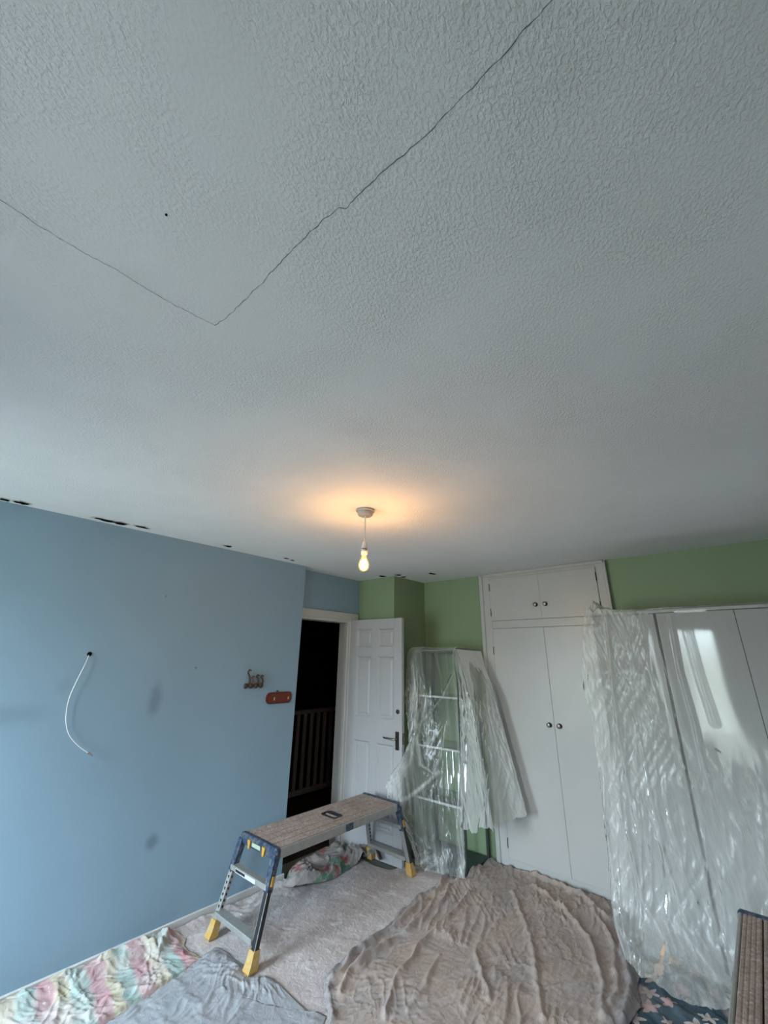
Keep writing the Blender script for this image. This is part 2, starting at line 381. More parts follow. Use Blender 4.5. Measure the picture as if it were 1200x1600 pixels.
# ------------------------------------------------------------------ mesh helpers
class MB:
    def __init__(self):
        self.v = []; self.f = []
    def add(self, vs, fs):
        b = len(self.v); self.v += [tuple(map(float, p)) for p in vs]
        self.f += [tuple(b + i for i in f) for f in fs]; return self
    def box(self, x0, x1, y0, y1, z0, z1, bev=0.0):
        if bev <= 0:
            vs = [(x, y, z) for z in (z0, z1) for y in (y0, y1) for x in (x0, x1)]
            return self.add(vs, [(0, 2, 3, 1), (4, 5, 7, 6), (0, 1, 5, 4), (2, 6, 7, 3), (0, 4, 6, 2), (1, 3, 7, 5)])
        # box with chamfered edges: 24 vertices
        b = min(bev, abs(x1 - x0) * .45, abs(y1 - y0) * .45, abs(z1 - z0) * .45)
        X, Y, Z = (x0, x1), (y0, y1), (z0, z1); vs = []; idx = {}
        for i in (0, 1):
            for j in (0, 1):
                for k in (0, 1):
                    sx, sy, sz = (1 - 2 * i) * b, (1 - 2 * j) * b, (1 - 2 * k) * b
                    for a, p in (('x', (X[i], Y[j] + sy, Z[k] + sz)), ('y', (X[i] + sx, Y[j], Z[k] + sz)), ('z', (X[i] + sx, Y[j] + sy, Z[k]))):
                        idx[(i, j, k, a)] = len(vs); vs.append(p)
        I = lambda i, j, k, a: idx[(i, j, k, a)]
        fs = []
        cyc = [(0, 0), (1, 0), (1, 1), (0, 1)]
        for s in (0, 1):
            fs.append(tuple(I(s, p, q, 'x') for p, q in cyc)); fs.append(tuple(I(p, s, q, 'y') for p, q in cyc)); fs.append(tuple(I(p, q, s, 'z') for p, q in cyc))
        for p in (0, 1):
            for q in (0, 1):
                fs.append((I(0, p, q, 'y'), I(1, p, q, 'y'), I(1, p, q, 'z'), I(0, p, q, 'z')))
                fs.append((I(p, 0, q, 'x'), I(p, 1, q, 'x'), I(p, 1, q, 'z'), I(p, 0, q, 'z')))
                fs.append((I(p, q, 0, 'x'), I(p, q, 1, 'x'), I(p, q, 1, 'y'), I(p, q, 0, 'y')))
        for i in (0, 1):
            for j in (0, 1):
                for k in (0, 1):
                    fs.append((I(i, j, k, 'x'), I(i, j, k, 'y'), I(i, j, k, 'z')))
        return self.add(vs, fs)
    def bar(self, p, q, w, d, up=(0, 0, 1), w2=None, d2=None):
        """rectangular bar from p to q; w across (side axis), d along the other axis"""
        p, q = Vector(p), Vector(q); a = (q - p).normalized(); u = Vector(up)
        s = a.cross(u)
        if s.length < 1e-4: s = a.cross(Vector((1, 0, 0)))
        s.normalize(); t = s.cross(a).normalized()
        vs = []
        for c, ww, dd in ((p, w, d), (q, w2 or w, d2 or d)):
            for i, j in ((-1, -1), (1, -1), (1, 1), (-1, 1)):
                vs.append(c + s * (i * ww / 2) + t * (j * dd / 2))
        return self.add(vs, [(3, 2, 1, 0), (4, 5, 6, 7), (0, 1, 5, 4), (1, 2, 6, 5), (2, 3, 7, 6), (3, 0, 4, 7)])
    def tube(self, pts, r, n=10, cap=True):
        pts = [Vector(p) for p in pts]; rs = r if isinstance(r, (list, tuple)) else [r] * len(pts)
        prev = None; rings = []
        for i, p in enumerate(pts):
            a = (pts[min(i + 1, len(pts) - 1)] - pts[max(i - 1, 0)]).normalized()
            if prev is None:
                s = a.cross(Vector((0, 0, 1)))
                if s.length < 1e-3: s = a.cross(Vector((1, 0, 0)))
            else:
                s = prev - a * prev.dot(a)
            s.normalize(); prev = s; t = a.cross(s)
            rings.append([p + (s * math.cos(k * 2 * math.pi / n) + t * math.sin(k * 2 * math.pi / n)) * rs[i] for k in range(n)])
        vs = [v for ring in rings for v in ring]; fs = []
        for i in range(len(rings) - 1):
            for k in range(n):
                k2 = (k + 1) % n; fs.append((i * n + k, i * n + k2, (i + 1) * n + k2, (i + 1) * n + k))
        if cap:
            fs.append(tuple(range(n))[::-1]); fs.append(tuple((len(rings) - 1) * n + k for k in range(n)))
        return self.add(vs, fs)
    def lathe(self, prof, c=(0, 0, 0), n=24, axis='Z'):
        vs = []; fs = []
        for r, h in prof:
            for k in range(n):
                a = 2 * math.pi * k / n; x, y = r * math.cos(a), r * math.sin(a)
                p = {'Z': (x, y, h), 'Y': (x, h, y), 'X': (h, x, y)}[axis]
                vs.append((c[0] + p[0], c[1] + p[1], c[2] + p[2]))
        m = len(prof)
        for i in range(m - 1):
            for k in range(n):
                k2 = (k + 1) % n; fs.append((i * n + k, i * n + k2, (i + 1) * n + k2, (i + 1) * n + k))
        fs.append(tuple(range(n))[::-1]); fs.append(tuple((m - 1) * n + k for k in range(n)))
        return self.add(vs, fs)
    def prism(self, poly, z0, z1, plane='XY'):
        n = len(poly)
        def P(a, b, h):
            return {'XY': (a, b, h), 'XZ': (a, h, b), 'YZ': (h, a, b)}[plane]
        vs = [P(a, b, z0) for a, b in poly] + [P(a, b, z1) for a, b in poly]
        fs = [tuple(range(n))[::-1], tuple(range(n, 2 * n))] + [(i, (i + 1) % n, n + (i + 1) % n, n + i) for i in range(n)]
        return self.add(vs, fs)
    def build(self, name, mat, parent=None, smooth=False, loc=None):
        me = bpy.data.meshes.new(name); me.from_pydata(self.v, [], self.f); me.validate()
        o = bpy.data.objects.new(name, me); COL.objects.link(o)
        fixnormals(me)
        if smooth:
            me.shade_smooth()
            try: me.set_sharp_from_angle(angle=math.radians(40))
            except Exception: pass
        me.materials.append(MT[mat] if isinstance(mat, str) else mat)
        if parent: o.parent = parent
        if loc: o.location = loc
        return o

import bmesh
def fixnormals(me):
    bm = bmesh.new(); bm.from_mesh(me); bmesh.ops.recalc_face_normals(bm, faces=bm.faces); bm.to_mesh(me); bm.free()

def tag(o, label=None, cat=None, group=None, kind=None):
    if label: o['label'] = label
    if cat: o['category'] = cat
    if group: o['group'] = group
    if kind: o['kind'] = kind
    return o
def empty(name, loc=(0, 0, 0), rz=0.0):
    o = bpy.data.objects.new(name, None); COL.objects.link(o); o.location = loc; o.rotation_euler = (0, 0, rz)
    o.empty_display_size = 0.1
    return o
def copy_tree(o, parent=None):
    c = o.copy(); COL.objects.link(c); c.parent = parent
    for ch in list(o.children): copy_tree(ch, c)
    return c
def struct(name, mb, mat, label=None):
    return tag(mb.build(name, mat), label, None, None, 'structure')

# 2-D noise for cloth (numpy)
def _hash(ix, iy, seed):
    h = (ix.astype(np.int64) * 374761393 + iy.astype(np.int64) * 668265263 + seed * 1442695041) & 0x7fffffff
    h = ((h ^ (h >> 13)) * 1274126177) & 0x7fffffff
    return ((h ^ (h >> 16)) & 0xffff) / 65535.0
def vnoise(x, y, seed=0):
    ix, iy = np.floor(x), np.floor(y); fx, fy = x - ix, y - iy
    ux, uy = fx * fx * fx * (fx * (fx * 6 - 15) + 10), fy * fy * fy * (fy * (fy * 6 - 15) + 10)
    ix = ix.astype(np.int64); iy = iy.astype(np.int64)
    a, b = _hash(ix, iy, seed), _hash(ix + 1, iy, seed); c, d = _hash(ix, iy + 1, seed), _hash(ix + 1, iy + 1, seed)
    return (a * (1 - ux) + b * ux) * (1 - uy) + (c * (1 - ux) + d * ux) * uy
def fbm(x, y, seed=0, oct=4):
    s = 0; a = 0.5; t = 0
    for k in range(oct):
        s = s + a * vnoise(x * 2 ** k, y * 2 ** k, seed + k * 17); t += a; a *= 0.5
    return s / t
def smooth01(t):
    t = np.clip(t, 0, 1); return t * t * (3 - 2 * t)
def wrinkles(x, y, ang, across, along, seed, sharp=3.0, warp=0.08, ratio=4.5, sparse=.35):
    """creases mostly in direction ang; 0..1"""
    along = min(along, across * ratio)
    wx = (fbm(x * 3.1, y * 3.1, seed + 5, 3) - .5) * 2 * (warp + .08 * (ratio < 6)); wy = (fbm(x * 3.1, y * 3.1, seed + 9, 3) - .5) * 2 * (warp + .08 * (ratio < 6))
    x, y = x + wx, y + wy
    out = 0
    for k, (da, sc, wt) in enumerate(((0.0, 1.0, 1.0), (0.45, 0.62, .55), (-0.5, 0.8, .6))):
        t = ang + da
        a = x * math.cos(t) + y * math.sin(t); b = -x * math.sin(t) + y * math.cos(t)
        n = .7 * vnoise(a / along / sc + k * 7, b / across / sc, seed + 31 * k) + .3 * vnoise(a / along / sc * 2.1 + 3, b / across / sc * 2.1, seed + 31 * k + 2)
        r = np.clip(1 - np.abs(2 * n - 1), 0, 1) ** sharp
        m = smooth01((vnoise(x * 2.9 + k * 3, y * 2.9, seed + 21 + k) - sparse) / .35)
        out = out + wt * r * m
    return out
def fold(x, y, pts, w, h):
    d = np.full(x.shape, 9.0)
    for (ax, ay), (bx, by) in zip(pts[:-1], pts[1:]):
        vx, vy = bx - ax, by - ay; L = vx * vx + vy * vy + 1e-9
        t = np.clip(((x - ax) * vx + (y - ay) * vy) / L, 0, 1)
        d = np.minimum(d, np.hypot(x - ax - t * vx, y - ay - t * vy))
    return h * np.exp(-(d / w) ** 1.4)
def resample(pts, n, smooth=True):
    p = np.array(pts, float)
    if smooth and len(p) > 2:
        out = []
        q = np.vstack([2 * p[0] - p[1], p, 2 * p[-1] - p[-2]])
        for i in range(1, len(q) - 2):
            for t in np.linspace(0, 1, 12, endpoint=False):
                a, b, c, d = q[i - 1], q[i], q[i + 1], q[i + 2]
                out.append(.5 * ((2 * b) + (-a + c) * t + (2 * a - 5 * b + 4 * c - d) * t * t + (-a + 3 * b - 3 * c + d) * t ** 3))
        out.append(p[-1]); p = np.array(out)
    s = np.concatenate([[0], np.cumsum(np.linalg.norm(np.diff(p, axis=0), axis=1))])
    u = np.linspace(0, s[-1], n)
    return np.stack([np.interp(u, s, p[:, k]) for k in range(p.shape[1])], 1)
def grid_object(name, P, mat, thick=0.0, label=None, cat=None, group=None, smooth=True, parent=None, crease=None):
    nu, nv = P.shape[:2]
    idx = np.arange(nu * nv).reshape(nu, nv)
    fs = np.stack([idx[:-1, :-1], idx[1:, :-1], idx[1:, 1:], idx[:-1, 1:]], -1).reshape(-1, 4)
    me = bpy.data.meshes.new(name); me.from_pydata(P.reshape(-1, 3).tolist(), [], fs.tolist())
    if smooth: me.shade_smooth()
    if crease is not None:
        at_ = me.attributes.new('crease', 'FLOAT', 'POINT'); at_.data.foreach_set('value', np.ascontiguousarray(np.broadcast_to(crease, (nu, nv)), dtype=np.float32).ravel())
    o = bpy.data.objects.new(name, me); COL.objects.link(o); me.materials.append(MT[mat])
    if thick:
        md = o.modifiers.new('thickness', 'SOLIDIFY'); md.thickness = thick; md.offset = 0
    if parent: o.parent = parent
    return tag(o, label, cat, group)
def coons(b, r, t, l, nu, nv, smooth=True):
    """b: left->right, r: bottom->top, t: left->right, l: bottom->top"""
    B, T = resample(b, nu, smooth), resample(t, nu, smooth); L, R = resample(l, nv, smooth), resample(r, nv, smooth)
    u = np.linspace(0, 1, nu)[:, None, None]; v = np.linspace(0, 1, nv)[None, :, None]
    P = (1 - v) * B[:, None] + v * T[:, None] + (1 - u) * L[None] + u * R[None] \
        - ((1 - u) * (1 - v) * B[0] + u * (1 - v) * B[-1] + (1 - u) * v * T[0] + u * v * T[-1])
    ed = np.minimum.reduce([np.broadcast_to(u, (nu, nv, 1)), np.broadcast_to(1 - u, (nu, nv, 1)), np.broadcast_to(v, (nu, nv, 1)), np.broadcast_to(1 - v, (nu, nv, 1))])[..., 0]
    return P[..., 0], P[..., 1], ed
def loft(guides, nu, nv):
    rows = [resample(g, nv) for g in guides]
    A = np.stack(rows, 0)                        # guides x nv x 3
    out = np.stack([resample_uniform(A[:, j], nu) for j in range(nv)], 1)
    return out
def resample_uniform(p, n):
    q = np.vstack([2 * p[0] - p[1], p, 2 * p[-1] - p[-2]]); m = len(p) - 1
    u = np.linspace(0, m, n); i = np.minimum(u.astype(int), m - 1); t = (u - i)[:, None]
    a, b, c, d = q[i], q[i + 1], q[i + 2], q[i + 3]
    return .5 * ((2 * b) + (-a + c) * t + (2 * a - 5 * b + 4 * c - d) * t * t + (-a + 3 * b - 3 * c + d) * t ** 3)

# ------------------------------------------------------------------ the room
LX = -3.05                 # face of the blue wall
CORNER_Y = 2.38            # where it ends
DW = -3.19                 # face of the recessed wall with the doorway
RX = 0.85                  # right wall
G1 = 3.25                  # short green wall beside the door
STEP_X = -2.69
FAR_Y = 3.78               # far green wall
T = 0.12
struct('floor', MB().box(DW - .1, RX + T, REAR_Y - .2, FAR_Y + T, -0.1, 0.0), 'carpet', 'grey green carpeted bedroom floor under the dust sheets')
ceil = struct('ceiling', MB().box(DW - .1, RX + T, REAR_Y - .2, FAR_Y + T, CEIL, CEIL + .1), 'ceiling', 'stippled white ceiling with two long cracks')
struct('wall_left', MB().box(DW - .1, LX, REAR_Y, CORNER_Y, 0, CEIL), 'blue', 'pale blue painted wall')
OP0, OP1, OPZ = 2.44, 3.11, 1.965
m = MB().box(DW - .1, DW, CORNER_Y, OP0, 0, CEIL).box(DW - .1, DW, OP1, G1, 0, CEIL).box(DW - .1, DW, OP0, OP1, OPZ, CEIL)
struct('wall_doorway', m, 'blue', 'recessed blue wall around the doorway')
struct('wall_far_left', MB().box(DW - .1, STEP_X, G1, FAR_Y + T, 0, CEIL), 'green', 'short pale green wall behind the open door')
struct('wall_far', MB().box(STEP_X, RX + T, FAR_Y, FAR_Y + T, 0, CEIL), 'green', 'pale green far wall behind the cupboard and wardrobe')
struct('wall_right', MB().box(RX, RX + T, REAR_Y, FAR_Y, 0, CEIL), 'plain_wall', 'plain wall on the right')
m = MB(); xs = [DW - .1] + [v for w in WINDOWS for v in w[:2]] + [RX + T]
for k in range(0, len(xs), 2): m.box(xs[k], xs[k + 1], REAR_Y - .2, REAR_Y, 0, CEIL)
for (x0, x1, z0, z1) in WINDOWS:
    m.box(x0, x1, REAR_Y - .2, REAR_Y, 0, z0); m.box(x0, x1, REAR_Y - .2, REAR_Y, z1, CEIL)
struct('wall_rear', m, 'plain_wall', 'window wall behind the camera')
for k, (x0, x1, z0, z1) in enumerate(WINDOWS):
    w = tag(empty('window_%d' % (k + 1), ((x0 + x1) / 2, REAR_Y - .1, z0)), 'white framed window in the wall behind the camera', None, None, 'structure')
    ox, oy, oz = w.location
    fw = .05
    f = MB().box(x0 - ox, x1 - ox, -.03, .03, 0, fw, .005).box(x0 - ox, x1 - ox, -.03, .03, z1 - z0 - fw, z1 - z0, .005)
    f.box(x0 - ox, x0 - ox + fw, -.03, .03, fw, z1 - z0 - fw, .005).box(x1 - ox - fw, x1 - ox, -.03, .03, fw, z1 - z0 - fw, .005)
    if k == 0: f.box(-.03, .03, -.03, .03, fw, z1 - z0 - fw, .005)
    fo = f.build('window_frame', 'gloss_white', w)
    if k == 0:
        MB().box(x0 - ox + fw, -.03, -.004, .004, fw, z1 - z0 - fw).build('pane', 'pane', w)
        MB().box(.03, x1 - ox - fw, -.004, .004, fw, z1 - z0 - fw).build('pane', 'pane', w)
    else:
        MB().box(x0 - ox + fw, x1 - ox - fw, -.004, .004, fw, z1 - z0 - fw).build('pane', 'pane', w)
    MB().box(x0 - ox - .03, x1 - ox + .03, .03, .15, -.025, 0, .006).build('window_sill', 'gloss_white', w)

# landing beyond the doorway
LZ = CEIL
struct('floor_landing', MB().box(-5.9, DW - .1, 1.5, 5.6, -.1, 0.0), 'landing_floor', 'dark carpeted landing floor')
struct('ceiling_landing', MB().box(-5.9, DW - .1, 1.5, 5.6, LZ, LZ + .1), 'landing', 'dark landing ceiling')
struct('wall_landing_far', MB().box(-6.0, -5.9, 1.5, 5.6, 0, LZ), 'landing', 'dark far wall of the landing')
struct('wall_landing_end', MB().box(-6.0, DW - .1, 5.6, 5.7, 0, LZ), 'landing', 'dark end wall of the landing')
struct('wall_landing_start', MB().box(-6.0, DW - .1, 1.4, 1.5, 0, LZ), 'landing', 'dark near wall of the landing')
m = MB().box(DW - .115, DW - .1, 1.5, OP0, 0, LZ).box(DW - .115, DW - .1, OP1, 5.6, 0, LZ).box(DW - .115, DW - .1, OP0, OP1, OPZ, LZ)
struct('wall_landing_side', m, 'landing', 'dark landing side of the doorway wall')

# skirting and door trim
struct('baseboard_left', MB().box(LX, LX + .016, REAR_Y, CORNER_Y + .016, 0, .065, .004), 'gloss_white', 'white skirting board along the blue wall')
a = .07
tr = tag(empty('trim_1', (DW, OP0, 0)), 'white door casing around the dark doorway', None, None, 'structure')
MB().box(-.115, .018, OP1 - OP0 - .028, OP1 - OP0, 0, OPZ - .028, .004).build('jamb', 'gloss_white', tr)
MB().box(-.115, .012, 0, .028, 0, OPZ - .028, .004).build('jamb', 'gloss_white', tr)
MB().box(-.115, .018, 0, OP1 - OP0, OPZ - .028, OPZ, .004).build('head_jamb', 'gloss_white', tr)
MB().box(0, .022, -.055, OP1 - OP0 + .12, OPZ - .004, OPZ + a, .006).build('architrave', 'gloss_white', tr)
MB().box(0, .022, OP1 - OP0, OP1 - OP0 + .075, 0, OPZ - .004, .006).build('architrave', 'gloss_white', tr)
MB().box(0, .014, -.055, 0, 0, OPZ - .004, .004).build('architrave', 'gloss_white', tr)

# ceiling cracks: two straight plasterboard joints that have opened, slightly ragged
def crack_strip(pts, seed, w0=.0015):
    p = resample(pts, 130, False); r = random.Random(seed); m = MB(); off = 0
    rows = []
    for i, q in enumerate(p):
        d = p[min(i + 1, len(p) - 1)] - p[max(i - 1, 0)]; d = d / (np.linalg.norm(d) + 1e-9); nrm = np.array([-d[1], d[0]])
        off = off * .8 + r.uniform(-.0016, .0016)
        w = w0 * r.uniform(.45, 1.25); c = q + nrm * off
        rows.append((c - nrm * w / 2, c + nrm * w / 2))
    for (a0, b0), (a1, b1) in zip(rows[:-1], rows[1:]):
        m.add([(*a0, CEIL - .0008), (*b0, CEIL - .0008), (*b1, CEIL - .0008), (*a1, CEIL - .0008)], [(0, 1, 2, 3)])
    return m
px = lambda l: [on_z(u, v, CEIL)[:2] for u, v in l]
crack_strip(px([(-60, 275), (0, 310), (60, 350), (120, 388), (180, 420), (240, 457), (300, 490), (335, 508)]), 3).build('crack', 'crack', ceil)
crack_strip(px([(335, 508), (358, 492), (400, 452), (440, 410), (478, 370), (508, 342), (528, 324), (541, 325), (560, 303), (600, 268), (650, 222),
                (700, 175), (740, 138), (790, 86), (806, 60), (820, 42), (860, 0), (900, -45)]), 5).build('crack', 'crack', ceil)
# torn patches where the coving came away
def torn(u, v, w, hgt, seed, plane=('ceil',)):
    r = random.Random(seed); c = on_z(u, v, CEIL); n = 14; pts = []; pts2 = []
    alongy = u < 520
    for k in range(n):
        t = 2 * math.pi * k / n; q = r.uniform(.55, 1.1)
        a_, b_ = w * .5 * math.cos(t) * q, hgt * .5 * math.sin(t) * q
        dx, dy = (b_, a_) if alongy else (a_, b_)
        pts.append((c[0] + dx, c[1] + dy)); pts2.append((c[0] + dx * 1.35 + r.uniform(-.004, .004), c[1] + dy * 1.3 + r.uniform(-.004, .004)))
    MB().prism(pts2, CEIL - .003, CEIL - .0005).build('torn_paper', 'torn', ceil)
    MB().prism(pts, CEIL - .005, CEIL - .001).build('plaster_hole', 'hole', ceil)
for k, (u, v, w, hh) in enumerate([(8, 780, .05, .045), (34, 785, .07, .05), (165, 812, .12, .05), (188, 817, .11, .065), (222, 823, .10, .045), (357, 853, .07, .05),
                                   (447, 872, .05, .03), (457, 875, .05, .025), (597, 900, .075, .08), (622, 898, .07, .07), (631, 901, .07, .05), (675, 896, .05, .09)]):
    torn(u, v, w, hh, 40 + k)
MB().lathe([(.002, 0), (.0025, -.002), (.001, -.003)], (*on_z(260, 335, CEIL)[:2], CEIL), 10).build('nail_head', 'hole', ceil)

# ------------------------------------------------------------------ open door
DOOR_W, DOOR_H = .655, 1.955
door = tag(empty('door_1', (DW + .02, OP1 + .012, .008), math.radians(3.0)), 'white six panel door standing open into the room', None, None, 'structure')
TH = .036
stile = .095
zr = [(0, .20), (.86, 1.06), (1.60, 1.69), (1.86, DOOR_H)]
cen = (DOOR_W / 2 - .04, DOOR_W / 2 + .04)
MB().box(0, stile, 0, TH, 0, DOOR_H, .002).build('stile', 'door_white', door)
MB().box(DOOR_W - stile, DOOR_W, 0, TH, 0, DOOR_H, .002).build('stile', 'door_white', door)
MB().box(cen[0], cen[1], 0, TH, .20, 1.86, .001).build('centre_stile', 'door_white', door)
for z0, z1 in zr:
    MB().box(stile, DOOR_W - stile, .0005, TH - .0005, z0, z1, .001).build('rail', 'door_white', door)
def raised_panel(x0, x1, z0, z1):
    m = MB()
    m.box(x0, x1, .014, TH - .014, z0, z1)
    b = .014
    # sloped moulding round the edge, both faces
    for ya, yb in ((.001, .014), (TH - .001, TH - .014)):
        o4 = [(x0, ya, z0), (x1, ya, z0), (x1, ya, z1), (x0, ya, z1)]; i4 = [(x0 + b, yb, z0 + b), (x1 - b, yb, z0 + b), (x1 - b, yb, z1 - b), (x0 + b, yb, z1 - b)]
        m.add(o4 + i4, [(0, 1, 5, 4), (1, 2, 6, 5), (2, 3, 7, 6), (3, 0, 4, 7)])
    for ya, yb in ((.014, .006), (TH - .014, TH - .006)):
        c0 = .026; c1 = .040
        o4 = [(x0 + c0, ya, z0 + c0), (x1 - c0, ya, z0 + c0), (x1 - c0, ya, z1 - c0), (x0 + c0, ya, z1 - c0)]
        i4 = [(x0 + c1, yb, z0 + c1), (x1 - c1, yb, z0 + c1), (x1 - c1, yb, z1 - c1), (x0 + c1, yb, z1 - c1)]
        m.add(o4 + i4, [(0, 1, 5, 4), (1, 2, 6, 5), (2, 3, 7, 6), (3, 0, 4, 7), (4, 5, 6, 7)])
    return m
for z0, z1 in ((.20, .86), (1.06, 1.60), (1.69, 1.86)):
    for x0, x1 in ((stile, cen[0]), (cen[1], DOOR_W - stile)):
        raised_panel(x0, x1, z0, z1).build('panel', 'door_white', door)
HX, HZ = DOOR_W - .05, .905
hp = tag(MB().box(HX - .02, HX + .02, -.006, 0, HZ - .075, HZ + .07, .003).build('handle_plate', 'knob_rose', door), 'dark bronze handle plate')
MB().tube([(HX, -.004, HZ + .012), (HX, -.045, HZ + .012), (HX - .02, -.05, HZ + .012), (HX - .11, -.048, HZ + .015), (HX - .125, -.043, HZ + .02)], [.008, .008, .008, .007, .006], 10).build('lever', 'brass', hp, True)
tag(MB().lathe([(.019, 0), (.019, -.006), (.014, -.010), (.004, -.011)], (HX + .006, 0, 1.135), 18, 'Y').build('lock_cover', 'knob_rose', door, True), 'round dark lock cover')
MB().box(DOOR_W, DOOR_W + .004, .006, TH - .006, HZ - .03, HZ + .06, .001).build('latch_plate', 'brass', door)
MB().box(DOOR_W + .004, DOOR_W + .014, .012, TH - .012, HZ + .005, HZ + .03, .002).build('latch_bolt', 'brass', door)
for hz in (.22, 1.72):
    MB().tube([(-.006, -.004, hz - .045), (-.006, -.004, hz + .045)], .006, 10).build('hinge', 'hinge', door, True)

# banister on the landing
BX = -4.50
ban = tag(empty('banister', (BX, 3.0, 0)), 'grey painted banister with square spindles on the dark landing', 'banister')
MB().box(-.03, .03, -.9, 1.65, .92, .965, .01).build('handrail', 'banister', ban)
MB().box(-.03, .03, -.9, 1.65, .05, .10, .006).build('base_rail', 'banister', ban)
for k in range(23):
    y = -.82 + k * .108
    MB().box(-.017, .017, y - .017, y + .017, .10, .92, .003).build('spindle', 'banister', ban)
MB().box(-.045, .045, 1.65, 1.74, 0, 1.10, .006).box(-.055, .055, 1.64, 1.75, 1.10, 1.13, .01).build('newel_post', 'banister', ban)

# ------------------------------------------------------------------ built-in cupboard
CX0, CX1, CY = -1.965, -.815, 3.745
cb = tag(empty('built_in_cupboard', ((CX0 + CX1) / 2, CY, 0)), 'white built-in cupboard with two upper and two tall lower doors', 'cupboard')
ox = (CX0 + CX1) / 2
dep = FAR_Y - CY - .002
L0, L1 = CX0 - ox, CX1 - ox
D0, D1 = -1.875 - ox, -.895 - ox
ZB, ZM0, ZM1, ZT = .085, 1.875, 1.945, 2.345
MB().box(L0, D0, 0, dep, 0, CEIL - .002, .003).build('side_stile', 'cupboard', cb)
MB().box(D1, L1, 0, dep, 0, CEIL - .002, .003).build('side_stile', 'cupboard', cb)
MB().box(D0, D1, .001, dep, ZT, CEIL - .002, .002).build('top_rail', 'cupboard', cb)
MB().box(D0, D1, .001, dep, ZM0, ZM1, .002).build('middle_rail', 'cupboard', cb)
MB().box(D0, D1, .001, dep, 0, ZB, .002).build('plinth', 'cupboard', cb)
MB().box(D0, D1, .022, dep, ZB, ZT).build('inner_void', 'gap', cb)
MB().box(L0 - .02, L0 + .018, -.012, 0, 0, CEIL - .002, .004).build('edge_moulding', 'cupboard', cb)
MB().box(L1 - .018, L1 + .004, -.012, 0, 0, CEIL - .002, .004).build('edge_moulding', 'cupboard', cb)
MB().box(L0, L1, -.012, 0, CEIL - .03, CEIL - .002, .004).build('top_moulding', 'cupboard', cb)
mid = (D0 + D1) / 2
def knob(parent, x, z):
    k = tag(MB().lathe([(.006, 0), (.006, -.012), (.016, -.018), (.018, -.025), (.013, -.032), (.004, -.034)], (x, -.008, z), 16, 'Y').build('knob', 'brass', parent, True), 'round tarnished metal knob')
    MB().lathe([(.019, 0), (.017, -.004), (.006, -.005)], (x, -.008, z), 16, 'Y').build('knob_rose', 'knob_rose', k, True)
def cdoor(x0, x1, z0, z1, kx, kz, hx, hinges, gap=.002):
    gl_, gr_ = (gap, .0004) if kx < mid else (.0004, gap)
    if z1 < 2: gl_, gr_ = (gap, .0010) if kx < mid else (.0010, gap)
    d = MB().box(x0 + gl_, x1 - gr_, -.008, .02, z0 + gap, z1 - gap, .0008).build('door', 'cupboard', cb)
    knob(d, kx, kz)
    for hz in hinges:
        h = MB().tube([(hx, -.010, hz - .035), (hx, -.010, hz + .035)], .0035, 8)
        h.build('hinge', 'hinge', d, True)
cdoor(D0, mid, ZM1, ZT, mid - .045, 2.07, D0 + .001, (ZM1 + .08, ZT - .08), .0014)
cdoor(mid, D1, ZM1, ZT, mid + .042, 2.07, D1 - .001, (ZM1 + .08, ZT - .08), .0014)
cdoor(D0, mid, ZB, ZM0, mid - .04, 1.095, D0 + .001, (.19, ZM0 - .2), .0025)
cdoor(mid, D1, ZB, ZM0, mid + .042, 1.095, D1 - .001, (.19, ZM0 - .2), .0025)

# ------------------------------------------------------------------ wardrobe
WY, WZ = 3.32, 1.905
wx = [-.87, -.475, -.06, .355, .77]
wd = tag(empty('wardrobe', ((wx[0] + wx[-1]) / 2, WY, 0)), 'glossy white wardrobe with flat doors under clear plastic sheeting', 'wardrobe')
o_ = (wx[0] + wx[-1]) / 2
for xa in (wx[0] - o_, wx[-1] - o_ - .018):
    MB().box(xa, xa + .018, .02, FAR_Y - WY - .055, 0, WZ, .001).build('side_panel', 'wardrobe_side', wd)
MB().box(wx[0] - o_ - .006, wx[-1] - o_ + .006, -.006, FAR_Y - WY - .055, WZ, WZ + .02, .003).build('top_panel', 'wardrobe_side', wd)
MB().box(wx[0] - o_ + .018, wx[-1] - o_ - .018, .03, .04, .05, WZ).build('inner_void', 'gap', wd)
MB().box(wx[0] - o_ + .018, wx[-1] - o_ - .018, .03, .05, 0, .05).build('plinth', 'wardrobe_side', wd)
for k in range(4):
    g0 = .008 if k == 1 else .0015; g1 = .008 if k == 0 else .0015
    d = MB().box(wx[k] - o_ + g0, wx[k + 1] - o_ - g1, 0, .02, .055, WZ - .004, .0015).build('door', 'wardrobe', wd)
    if k == 1:
        q = on_y(1122, 1173, WY)
        MB().bar((q[0] - o_ - .012, -.004, q[2] + .010), (q[0] - o_ + .012, -.004, q[2] - .008), .010, .006, up=(0, 1, 0)).build('lock', 'black', d)

